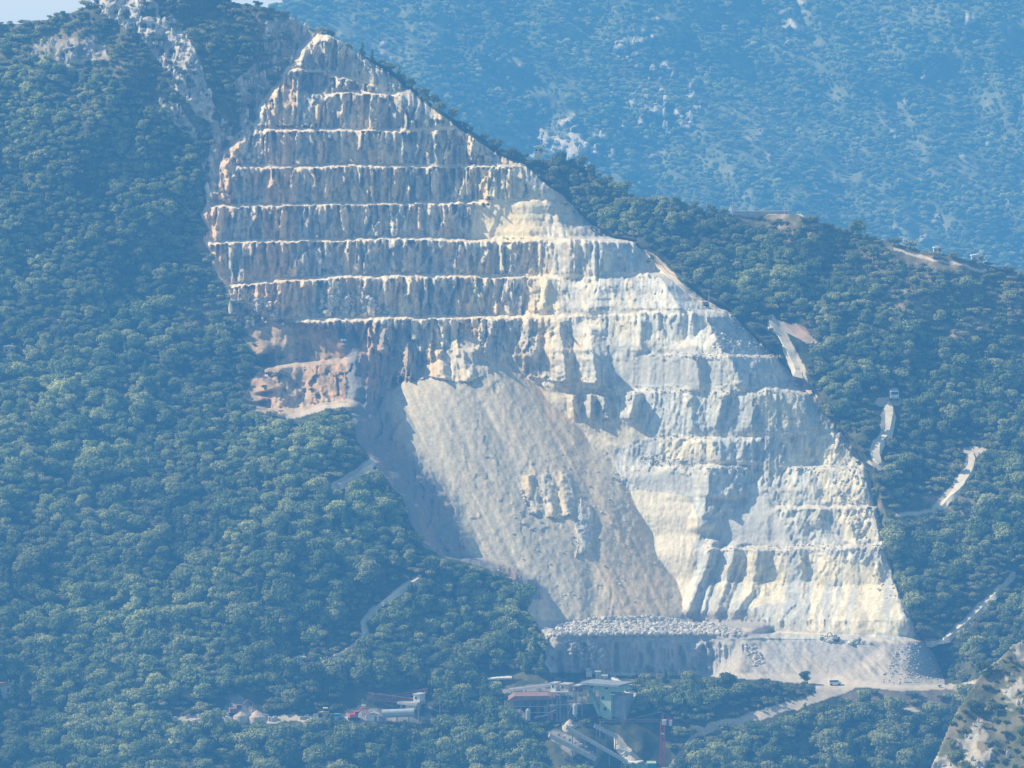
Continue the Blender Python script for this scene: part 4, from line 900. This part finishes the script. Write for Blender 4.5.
for t in np.linspace(.12, .85, 7):
    u_ = 552 + 46 * t; v_ = 733.5 + 22 * t; s.B(MB(), u_, u_ + 2.4, v_ - 3.2, v_ - .6, -1.2, .6).build('screen_box', M['grey' if int(t * 10) % 2 else 'conc'], s.o)
s = Site('lattice_gallery', 525, 684, 'rusty lattice conveyor gallery behind the white inclined conveyor', 'gallery', dy=4)
MB().truss(s.P(503, 679.5), s.P(546, 678.5), 1.5, 2.2, .28, 16).build('lattice', M['rust'], s.o); MB().bar(s.P(503, 682.8, 1.1), s.P(546, 681.8, 1.1), 2, .3).build('deck', M['rust'], s.o)
for q in (506, 519, 532, 544): MB().bar(s.P(q, 683, 1.1), s.P(q, 696, 1.1), .35).build('leg', M['rust'], s.o)
s = Site('long_shed', 498, 682, 'long low shed with a bright white roof at the left end of the plant', 'shed')
s.B(MB(), 487, 510, 679, 684, 0, 5).build('wall', M['grey'], s.o); MB().prism([(s.X(484), s.Z(679.6)), (s.X(512), s.Z(678.2)), (s.X(512), s.Z(676.9)), (s.X(498), s.Z(677.2)), (s.X(484), s.Z(678.9))], -2, 6).build('roof', M['white'], s.o)
for q in (489, 495, 501, 507): s.B(MB(), q, q + 2, 680, 682, -.08, -.01).build('window', M['dark'], s.o)
s = Site('hut', 492, 669, 'tiny white hut among the trees above the long white roofed shed', 'hut', lift=1.8); s.B(MB(), 489.5, 495, 666, 674, 0, 3).build('wall', M['conc'], s.o); s.B(MB(), 489, 495.6, 665, 665.9, -.5, 3.5).build('roof', M['white'], s.o)
for (a, v0, lb, mt) in ((589, 668, 'white upper crusher on the terrace above the green building', 'white'), (599, 671, 'pale crusher with sloped hopper above the green building roof', 'tan'), (606, 675, 'small rusty feeder beside the top of the curving track', 'rust')):
    s = Site('crusher', a, v0 + 8, lb, 'crusher'); s.B(MB(), a - 3, a + 3, v0 + 3, v0 + 8.5, -1.5, 1.5).build('body', M[mt], s.o)
    MB().prism([(s.X(a - 4.5), s.Z(v0)), (s.X(a + 2), s.Z(v0)), (s.X(a), s.Z(v0 + 3)), (s.X(a - 2.5), s.Z(v0 + 3))], -1.6, 1.6).build('hopper', M['steel'], s.o); MB().bar(s.P(a + 2, v0 + 3.5), s.P(a + 9, v0 + 6.5), .8, .4).build('discharge_arm', M['conc'], s.o)
def pile(name, u, v, r, h, c, lb, cat='pile'):
    s = Site(name, u, v, lb, cat); n = 44; vs_, fs_ = [(0, 0, h)], []
    for j in range(1, 8):  # rings
        for i in range(n):
            t = 2 * math.pi * i / n; q = r * j / 7 * (1 + .08 * math.sin(3 * t + 1) + .012 * math.sin(11 * t + j * .3) + rng.uniform(-.012, .012)); vs_.append((q * math.cos(t), q * math.sin(t), h * (1 - j / 7) ** 1.05 + rng.uniform(-.02, .02) * h - (h * .8 if j == 7 else 0)))
    for i in range(n):
        fs_.append([0, 1 + i, 1 + (i + 1) % n])
        for j in range(6): fs_.append([1 + j * n + i, 1 + (j + 1) * n + i, 1 + (j + 1) * n + (i + 1) % n, 1 + j * n + (i + 1) % n])
    me = mesh_of(name, vs_, fs_, [c]); o = bpy.data.objects.new(name, me); COL.objects.link(o); o.location = s.p; o['label'] = lb; o['category'] = cat; bpy.data.objects.remove(s.o)
gp = plain('gravel_pale', (.62, .55, .44), .95, .2, .6)
pile('gravel_pile', 570, 726, 3.4, 2.6, gp, 'small cream gravel pile between the rusty shed and the conveyors')
pile('gravel_pile', 242, 716, 4.5, 3.6, M['tan'], 'steep cream heap of broken stone in the stone yard, left of the tall tree')
pile('gravel_pile', 257, 717, 4.2, 2.6, M['tan'], 'lower cream heap of broken stone in the stone yard, nearer the tall tree')
# --- tower crane
s = Site('tower_crane', 662.5, 768, 'red tower crane with a long jib reaching left over the trees', 'crane')
m = MB(); hw = .75; z1 = s.Z(722)
for sx in (-hw, hw):
    for sy in (-hw, hw): m.bar((sx, sy, -1), (sx, sy, z1), .32)
nz = 14
for i in range(nz):
    za = z1 * i / nz; zb = z1 * (i + 1) / nz; d = 1 if i % 2 else -1
    for sy in (-hw, hw): m.bar((-hw * d, sy, za), (hw * d, sy, zb), .13)
    for sx in (-hw, hw): m.bar((sx, -hw * d, za), (sx, hw * d, zb), .13); 
m.build('mast', M['red'], s.o)
MB().truss((s.X(598), -.5, z1 + 1.2), (-.8, -.5, z1 + 1.2), .8, .9, .075, 18).build('jib', M['rust'], s.o)
MB().truss((.8, -.5, z1 + 1.2), (s.X(672), -.5, z1 + 1.2), .8, 1.0, .14, 4).build('counter_jib', M['red'], s.o)
m = MB(); m.bar((-.5, 0, z1), (0, 0, z1 + 4), .25); m.bar((.5, 0, z1), (0, 0, z1 + 4), .25); m.build('apex', M['red'], s.o)
m = MB(); m.bar((0, 0, z1 + 4), (s.X(628), 0, z1 + 1.3), .07); m.bar((0, 0, z1 + 4), (s.X(671), 0, z1 + 1.3), .07); m.build('tie_cable', M['steel'], s.o)
MB().box(-.2, 1.3, -1.9, -.6, z1 - .6, z1 + 1.2).build('cabin', M['white'], s.o); MB().box(s.X(669), s.X(672), -.7, .7, z1 - 1.1, z1 + .9).build('counterweight', M['white'], s.o); MB().box(-.55, .55, -1.1, -.8, z1 * .74, z1 * .79).build('junction_box', M['white'], s.o)
MB().box(-2, 2, -2, 2, -2, .3).build('base', M['conc'], s.o)
# --- lower huts
s = Site('control_hut', 632, 776, 'pale green control hut with a flat roof at the bottom edge left of the crane', 'hut', rz=R(-25))
s.B(MB(), 626, 639.5, 762.5, 778, -2, 3).build('wall', M['green'], s.o); s.B(MB(), 625, 640.5, 761, 762.4, -2.6, 3.6).build('roof', M['white'], s.o); s.B(MB(), 628, 631, 765, 769, -2.08, -1.98).build('window', M['dark'], s.o); s.B(MB(), 634, 637, 765, 769, -2.08, -1.98).build('window', M['dark'], s.o)
s = Site('container', 652, 774, 'teal green container standing just left of the crane foot', 'container')
m = s.B(MB(), 647, 656, 763, 775, -1.5, 4)
for q in np.arange(647.5, 656, 1.2): s.B(m, q, q + .5, 763.5, 774.5, -1.62, -1.5)
m.build('body', M['teal'], s.o); s.B(MB(), 646.8, 656.2, 762.4, 762.9, -1.6, 4.1).build('lid', M['green'], s.o)
# --- left yard: gantries, tank, sheds
s = Site('lattice_conveyor', 395, 716, 'long red lattice bridge standing over the grey tank at the stone yard', 'lattice bridge', dy=3)
MB().truss(s.P(368, 693), s.P(417, 699), 2.1, 2.4, .26, 18).build('lattice', M['rust'], s.o)
for q in (373, 392, 409): MB().bar(s.P(q, 699.5, 1), s.P(q, 718, 1), .4).build('leg', M['rust'], s.o)
s = Site('roof_girder', 410, 716, 'rusty girder roof rising to the right behind the white yard tower', 'girder', dy=8)
MB().truss(s.P(390, 695), s.P(427, 689), 1.3, 4, .3, 12).build('lattice', M['rust'], s.o); MB().bar(s.P(392, 697.5, 2), s.P(427, 691.5, 2), 4, .2).build('roof', M['rust'], s.o)
for q in (396, 410, 424): MB().bar(s.P(q, 697, 2), s.P(q, 718, 2), .4).build('leg', M['grey'], s.o)
s = Site('yard_tower', 416, 718, 'white block tower above the grey tank at the right end of the stone yard', 'tower', rz=R(-28))
s.B(MB(), 413, 420.5, 694.5, 701.6, 0, 4).build('wall', M['white'], s.o); s.B(MB(), 397, 420, 702, 704.6, -2, 5).build('deck', M['conc'], s.o); s.B(MB(), 404, 415.5, 705, 710, 0, 4).build('lower_wall', M['white'], s.o); s.B(MB(), 412.5, 421, 693.6, 694.4, -.5, 4.5).build('roof', M['conc'], s.o)
for q in (399, 419): MB().bar(s.P(q, 704.6, 0), s.P(q, 721, 0), .5).build('leg', M['conc'], s.o)
s.B(MB(), 415, 417, 696.5, 699, -.08, -.01).build('window', M['dark'], s.o)
s = Site('storage_tank', 398, 719, 'long grey horizontal storage tank lying in the stone yard', 'tank', dy=-3)
rt = 1.55; m = MB(); m.cyl((s.X(382), 0, rt + .4), (s.X(414.5), 0, rt + .9), rt, 20); m.build('shell', M['steel'], s.o)
for q in (386, 397, 409): MB().box(s.X(q) - .3, s.X(q) + .3, -1.1, 1.1, -1, .9).build('cradle', M['conc'], s.o)
s = Site('yard_kiosk', 363.5, 716, 'small pale upright kiosk at the left end of the tank yard', 'kiosk'); s.B(MB(), 361.5, 365, 706, 718, 0, 1.5).build('wall', M['white'], s.o); s.B(MB(), 361, 365.6, 705.2, 705.9, -.4, 1.9).build('roof', M['steel'], s.o)
s = Site('yard_shed', 373, 719, 'low white shed between the red excavator and the grey tank', 'shed'); s.B(MB(), 367, 379, 713.5, 721, -1, 2).build('wall', M['white'], s.o); MB().prism([(s.X(366.4), s.Z(713.6)), (s.X(379.6), s.Z(713.6)), (s.X(373), s.Z(711.9))], -1.4, 2.4).build('roof', M['conc'], s.o); s.B(MB(), 374.5, 377, 716, 721, -1.08, -.98).build('door', M['rust'], s.o)
def excavator(u, v, mat, lb, rz, sc=1.0, cat='excavator'):
    s = Site('excavator', u, v, lb, cat, rz=rz); s.o.scale = (sc,) * 3
    for y in (-1.3, .8):
        m = MB(); m.prism([(-2, .15), (-1.7, -.1), (1.7, -.1), (2, .15), (2, .6), (1.7, .9), (-1.7, .9), (-2, .6)], y, y + .55); m.build('track', M['rubber'], s.o)
    MB().box(-1.9, 1.2, -1.3, 1.3, 1.1, 2.3).build('body', M[mat], s.o); c = MB().box(.0, 1.3, -1.25, -.1, 2.3, 3.3).build('cab', M[mat], s.o); MB().box(.15, 1.36, -1.31, -.16, 2.5, 3.1).build('window', M['glass'], c)
    m = MB(); m.bar((1.1, .4, 1.9), (3.3, .4, 4.4), .45); m.bar((3.3, .4, 4.4), (5.0, .4, 3.6), .4); m.build('boom', M[mat], s.o); MB().bar((5.0, .4, 3.7), (4.9, .4, 1.5), .35).build('arm', M[mat], s.o)
    MB().prism([(4.4, 1.5), (5.4, 1.4), (5.3, .7), (4.6, .5)], -.1, .9).build('bucket', M['steel'], s.o); return s
excavator(354, 720, 'red', 'bright red excavator at the left end of the tank yard', .3, 1.0)
excavator(236, 716, 'rust', 'rusty red excavator in front of the cream heaps in the stone yard', .2, 1.3)
excavator(836, 641, 'grey', 'small dark excavator on the lowest haul bench', 2.6, .7)
def loader(u, v, lb, mat='yellow', sc=1.0, rz=0):
    s = Site('wheel_loader', u, v, lb, 'loader', rz=rz); s.o.scale = (sc,) * 3
    MB().box(-2.6, 1.0, -1.1, 1.1, .8, 2.0).build('body', M[mat], s.o); c = MB().box(-.9, .6, -.8, .8, 2.0, 3.2).build('cab', M['white'], s.o); MB().box(-.8, .66, -.86, .7, 2.25, 3.0).build('window', M['glass'], c)
    for x in (-1.7, 1.3):
        for y in (-1.4, .85): MB().cyl((x, y, .75), (x, y + .5, .75), .75, 14).build('wheel', M['rubber'], s.o)
    m = MB(); m.bar((.8, -.6, 1.5), (3.0, -.6, .8), .3); m.bar((.8, .6, 1.5), (3.0, .6, .8), .3); m.build('arm', M[mat], s.o); MB().prism([(2.9, .2), (4.0, .1), (3.6, 1.3), (2.9, 1.4)], -1.4, 1.4).build('bucket', M['steel'], s.o)
loader(326, 718, 'yellow wheel loader parked right of the tall tree in the stone yard', sc=1.2)
s = Site('white_slab_stack', 316, 719, 'pale stack of cut slabs beside the yellow loader', 'slab stack')
for j in range(4): s.B(MB(), 312 + j * .4, 319 - j * .3, 717.5 - j * 1.3, 718.6 - j * 1.3, -1 + j * .1, 1).build('slab', M['white'], s.o)
bm_ = []
for i in range(3):
    v_, f_ = [], []; q = MB(); q.box(-.9, .9, -.6, .6, -.4, .8 + .2 * i); v_ = [(x + rng.uniform(-.1, .1), y + rng.uniform(-.1, .1), z + rng.uniform(-.06, .06)) for x, y, z in q.v]; bm_.append(mesh_of('stone_block', v_, q.f, [M['stone']]))
for i in range(46):
    u_ = rng.uniform(174, 344); v_ = 719.5 + rng.uniform(-4, 2)
    if 283 < u_ < 300: continue
    p = lut(P, np.array([u_]), np.array([v_]))[0]; o = bpy.data.objects.new('stone_block', bm_[i % 3]); COL.objects.link(o); o.location = p; o.rotation_euler = (0, 0, rng.uniform(0, 3.1)); o.scale = (rng.uniform(.6, 1.4), rng.uniform(.7, 1.2), rng.uniform(.6, 1.3))
    o['category'] = 'stone block'; o['label'] = 'quarried stone block standing along the strip of the stone yard'; o['group'] = 'stone blocks along the yard strip'
for u_, v_, lb in ((166, 720, 'pale grey hut at the left end of the stone yard'), (205, 719, 'low rusty roofed store in the left half of the stone yard')):
    s = Site('hut', u_, v_, lb, 'hut'); s.B(MB(), u_ - 3, u_ + 3, v_ - 4, v_ + 2, -1, 2).build('wall', M['conc'], s.o); s.B(MB(), u_ - 3.5, u_ + 3.5, v_ - 4.9, v_ - 4.1, -1.5, 2.5).build('roof', M['steel' if u_ < 180 else 'rust'], s.o)
# --- houses
def house(u, v, w, h, dp, roofm, lb, wallm='white', lift=0.0, rz=0.0, nwin=2):
    s = Site('house', u, v, lb, 'house', rz=rz, lift=lift); MB().box(-w / 2, w / 2, 0, dp, -3, h).build('wall', M[wallm], s.o)
    r_ = MB(); r_.prism([(-w / 2 - .4, h), (w / 2 + .4, h), (w / 2 + .1, h + .3), (0, h + w * .16), (-w / 2 - .1, h + .3)], -.5, dp + .5); ro = r_.build('roof', M[roofm], s.o); MB().box(w * .2, w * .2 + .6, dp * .4, dp * .4 + .6, h, h + w * .16 + .7).build('chimney', M['conc'], ro)
    for i in range(nwin):
        x = -w / 2 + w * (i + .5) / nwin - .35; q = MB().box(x, x + .8, -.06, .02, h * .35, h * .7).build('window', M['dark'], s.o)
    MB().box(w * .36, w * .36 + .8, -.07, .02, 0, 2).build('door', M['rust'], s.o)
house(9, 354, 4.6, 2.6, 4, 'steel', 'small pale house high in the woods at the left edge', 'tan', lift=.2)
house(3, 699, 8, 3.6, 6, 'tile', 'house with a red tiled roof at the lower left edge', 'white', lift=1.5)
house(301, 665, 3.4, 1.9, 3, 'white', 'white roofed hut at the foot of the winding track', 'white', lift=.8)
house(538, 157, 3.0, 2.6, 3, 'white', 'bright white hut on the ridge right of the upper benches', 'white', lift=1.6)
house(937, 253, 2.6, 1.7, 3, 'white', 'small white house on the right ridge above the dirt track', 'white', lift=.3)
house(977, 262, 4.4, 2.2, 3, 'white', 'wider white house farther right along the same ridge', 'white', lift=.3)
# --- ridge wall and poles
s = Site('retaining_wall', 762, 214, 'long pale parapet wall with posts along the crest of the right ridge', 'wall')
m = MB(); m.box(s.X(734), s.X(788), -1, -.4, s.Z(214.5) - 1, s.Z(211.4)); m.build('parapet', M['conc'], s.o); MB().box(s.X(733.5), s.X(788.5), -1.3, -.1, s.Z(211.4) + .01, s.Z(210.8)).build('coping', M['white'], s.o)
for q in (734.5, 748, 761, 774, 787.5): MB().box(s.X(q) - .25, s.X(q) + .25, -1.45, -1.02, -3, s.Z(210.9)).build('post', M['conc'], s.o)
for u_, v_, t_, lb in ((732.5, 216, 198, 'slender pole at the left end of the ridge parapet'), (785, 214, 205, 'short pole near the right end of the ridge parapet'), (552, 162, 150, 'short pole beside the bright white ridge hut')):
    s = Site('utility_pole', u_, v_, lb, 'pole'); MB().cyl((0, 0, -1), (0, 0, s.Z(t_)), .16, 8, .1).build('shaft', M['conc'], s.o); MB().bar((-.9, 0, s.Z(t_) - .5), (.9, 0, s.Z(t_) - .5), .12).build('crossarm', M['steel'], s.o)
# --- haul truck
def truck(u, v, lb, rz, sc):
    s = Site('dump_truck', u, v, lb, 'truck', rz=rz); s.o.scale = (sc,) * 3
    MB().box(-1.1, 1.1, -.2, 5.4, .8, 1.15).build('chassis', M['grey'], s.o); c = MB(); c.prism([(-1.25, .8), (1.25, .8), (1.25, 2.9), (1.1, 3.1), (-1.1, 3.1), (-1.25, 2.9)], -1.9, -.2); c = c.build('cab', M['white'], s.o)
    MB().box(-1.05, 1.05, -1.96, -1.86, 1.95, 2.75).build('windscreen', M['glass'], c); MB().box(-1.2, 1.2, -2.02, -1.9, .75, 1.2).build('bumper', M['steel'], c)
    for x in (-1, .65): MB().box(x, x + .35, -2.08, -2.0, 1.25, 1.5).build('headlight', M['white'], c)
    b = MB(); b.box(-1.35, 1.35, .1, 5.2, 1.3, 1.5); b.box(-1.35, -1.2, .1, 5.2, 1.5, 3.2); b.box(1.2, 1.35, .1, 5.2, 1.5, 3.2); b.box(-1.2, 1.2, .1, .25, 1.5, 3.6); b.box(-1.2, 1.2, 5.05, 5.2, 1.5, 2.9); b.box(-1.3, 1.3, -1.2, .09, 3.45, 3.6); b.build('dump_body', M['blue'], s.o)
    for y in (-1.2, 3.0, 4.4):
        for x in (-1.3, .9): MB().cyl((x, y, .55), (x + .4, y, .55), .55, 14).build('wheel', M['rubber'], s.o)
truck(893.5, 400.5, 'white and blue dump truck standing at the top of the right haul track', .12, 1.3)
for u_, v_, lb in ((706, 306, 'small reddish drilling rig at the right end of the long middle bench'), (472, 164, 'small drilling rig mast on an upper bench near the cream strip')):
    s = Site('drilling_rig', u_, v_, lb, 'drilling rig')
    for y in (-.9, .5): MB().prism([(-1.3, .1), (-1.1, -.2), (1.1, -.2), (1.3, .1), (1.1, .5), (-1.1, .5)], y, y + .4).build('track', M['rubber'], s.o)
    MB().box(-1.1, .9, -.7, .7, .5, 1.6).build('body', M['rust'], s.o); MB().bar((1.1, 0, .2), (1.2, 0, 5.2), .28).build('mast', M['steel'], s.o); MB().bar((.6, 0, 1.4), (1.2, 0, 3), .2).build('ram', M['steel'], s.o)

# --- clutter of the works
for u_, v_, lb in ((528, 721, 'slim pale silo left of the rusty column in front of the open shed'), (575, 716, 'slim pale silo under the grey steel platform')):
    s = Site('silo', u_, v_, lb, 'silo'); MB().cyl((0, -4, 1.2), (0, -4, 4.6), .9, 16).build('shell', M['steel'], s.o); MB().cyl((0, -4, 4.6), (0, -4, 5.3), .9, 16, .15).build('roof', M['conc'], s.o); MB().cyl((0, -4, .3), (0, -4, 1.2), .25, 16, .9).build('outlet_cone', M['steel'], s.o)
    for a_ in range(4): MB().bar((.75 * math.cos(a_ * 1.57 + .8), -4 + .75 * math.sin(a_ * 1.57 + .8), -1), (.75 * math.cos(a_ * 1.57 + .8), -4 + .75 * math.sin(a_ * 1.57 + .8), 1.4), .14).build('leg', M['grey'], s.o)
def pickup(u, v, mat, lb, rz):
    s = Site('parked_van', u, v, lb, 'van', rz=rz); MB().prism([(-2.3, .4), (2.3, .4), (2.3, 1.1), (1.6, 1.25), (1.1, 2.0), (-2.3, 2.0)], -.9, .9).build('body', M[mat], s.o); m = MB(); m.box(-2.0, 1.0, -.93, -.9, 1.3, 1.8); m.prism([(1.12, 1.9), (1.16, 1.9), (1.62, 1.3), (1.58, 1.3)], -.75, .75); m.build('window', M['glass'], s.o)
    for x in (-1.4, 1.4):
        for y in (-.95, .7): MB().cyl((x, y, .35), (x, y + .25, .35), .36, 12).build('wheel', M['rubber'], s.o)
pickup(629, 690, 'white', 'white van parked on the curving track beside the green building', .5)
pickup(835, 685, 'white', 'white van parked on the pale lot under the gravel slopes', .1)
pickup(337, 719, 'blue', 'pale blue van at the right end of the stone yard strip', .1)
for u_, v_, t_, lb in ((505, 722, 700, 'lamp pole left of the rusty open shed'), (640, 708, 688, 'lamp pole by the foot of the curving track'), (440, 722, 700, 'lamp pole right of the grey tank'), (600, 738, 722, 'lamp pole below the green building')):
    s = Site('lamp_pole', u_, v_, lb, 'lamp pole'); MB().cyl((0, 0, -1), (0, 0, s.Z(t_)), .13, 8, .09).build('shaft', M['steel'], s.o); MB().bar((0, 0, s.Z(t_)), (1.2, 0, s.Z(t_) + .1), .12).build('lamp_arm', M['steel'], s.o); MB().box(.9, 1.5, -.15, .15, s.Z(t_) - .05, s.Z(t_) + .12).build('lamp_head', M['white'], s.o)
s = Site('pipe_run', 566, 700, 'pale pipes crossing between the rusty shed and the green building', 'pipes', dy=-3)
for q in range(3): MB().cyl(s.P(548, 703 + q * 2.2, -1), s.P(598, 701 + q * 2.6, -1), .18, 8).build('pipe', M['steel'], s.o)


# ================================================================== haze: absorbing air whose scattered light is put in as a blue glow
hm = bpy.data.materials.new('haze'); hm.use_nodes = True; nt = hm.node_tree; nt.nodes.clear()
out = nt.nodes.new('ShaderNodeOutputMaterial'); ab = nt.nodes.new('ShaderNodeVolumeAbsorption'); em = nt.nodes.new('ShaderNodeEmission'); ad = nt.nodes.new('ShaderNodeAddShader')
sig = np.array([.055, .100, .185]) / 1000.; inf = np.array([.40, .86, 1.03])
D = sig.max(); ab.inputs['Density'].default_value = D; ab.inputs['Color'].default_value = (*(1 - sig / D), 1)
e = sig * inf; em.inputs['Strength'].default_value = e.max(); em.inputs['Color'].default_value = (*(e / e.max()), 1)
nt.links.new(ab.outputs[0], ad.inputs[0]); nt.links.new(em.outputs[0], ad.inputs[1]); nt.links.new(ad.outputs[0], out.inputs['Volume'])
hx, hy0, hy1, hz0, hz1 = 9000, -3000, 8000, -60, 420
me = bpy.data.meshes.new('haze')
vv = [(x, y, z) for z in (hz0, hz1) for y in (hy0, hy1) for x in (-hx, hx)]
me.from_pydata(vv, [], [(0, 2, 3, 1), (4, 5, 7, 6), (0, 1, 5, 4), (2, 6, 7, 3), (0, 4, 6, 2), (1, 3, 7, 5)]); me.materials.append(hm)
o = bpy.data.objects.new('haze', me); COL.objects.link(o); o['kind'] = 'structure'

# ================================================================== light
EL, AZ = R(41), R(12)
sv = Vector((-math.cos(EL) * math.cos(AZ), math.cos(EL) * math.sin(AZ), math.sin(EL)))
sl = bpy.data.lights.new('sun', 'SUN'); sl.energy = 5.0; sl.angle = R(.5); sl.color = (1, .93, .80)
so = bpy.data.objects.new('sun', sl); COL.objects.link(so); so.rotation_euler = sv.to_track_quat('Z', 'Y').to_euler(); so.location = (-600, 200, 800)
w = bpy.data.worlds.new('World'); scene.world = w; w.use_nodes = True; nt = w.node_tree
st = nt.nodes.new('ShaderNodeTexSky'); st.sky_type = 'NISHITA'; st.sun_disc = False; st.dust_density = .3; st.air_density = 1.5; st.sun_elevation = EL; st.sun_rotation = math.atan2(sv.x, sv.y)
nt.links.new(st.outputs[0], nt.nodes['Background'].inputs['Color']); nt.nodes['Background'].inputs['Strength'].default_value = .105
scene.view_settings.view_transform = 'Standard'; scene.view_settings.look = 'None'; scene.view_settings.exposure = 0
cy = scene.cycles; scene.render.engine = 'CYCLES'
cy.max_bounces = 3; cy.diffuse_bounces = 2; cy.glossy_bounces = 1; cy.transmission_bounces = 2; cy.volume_bounces = 0; cy.transparent_max_bounces = 4
cy.use_adaptive_sampling = True; cy.adaptive_threshold = .02; cy.use_denoising = True
try: cy.denoiser = 'OPENIMAGEDENOISE'
except Exception: pass
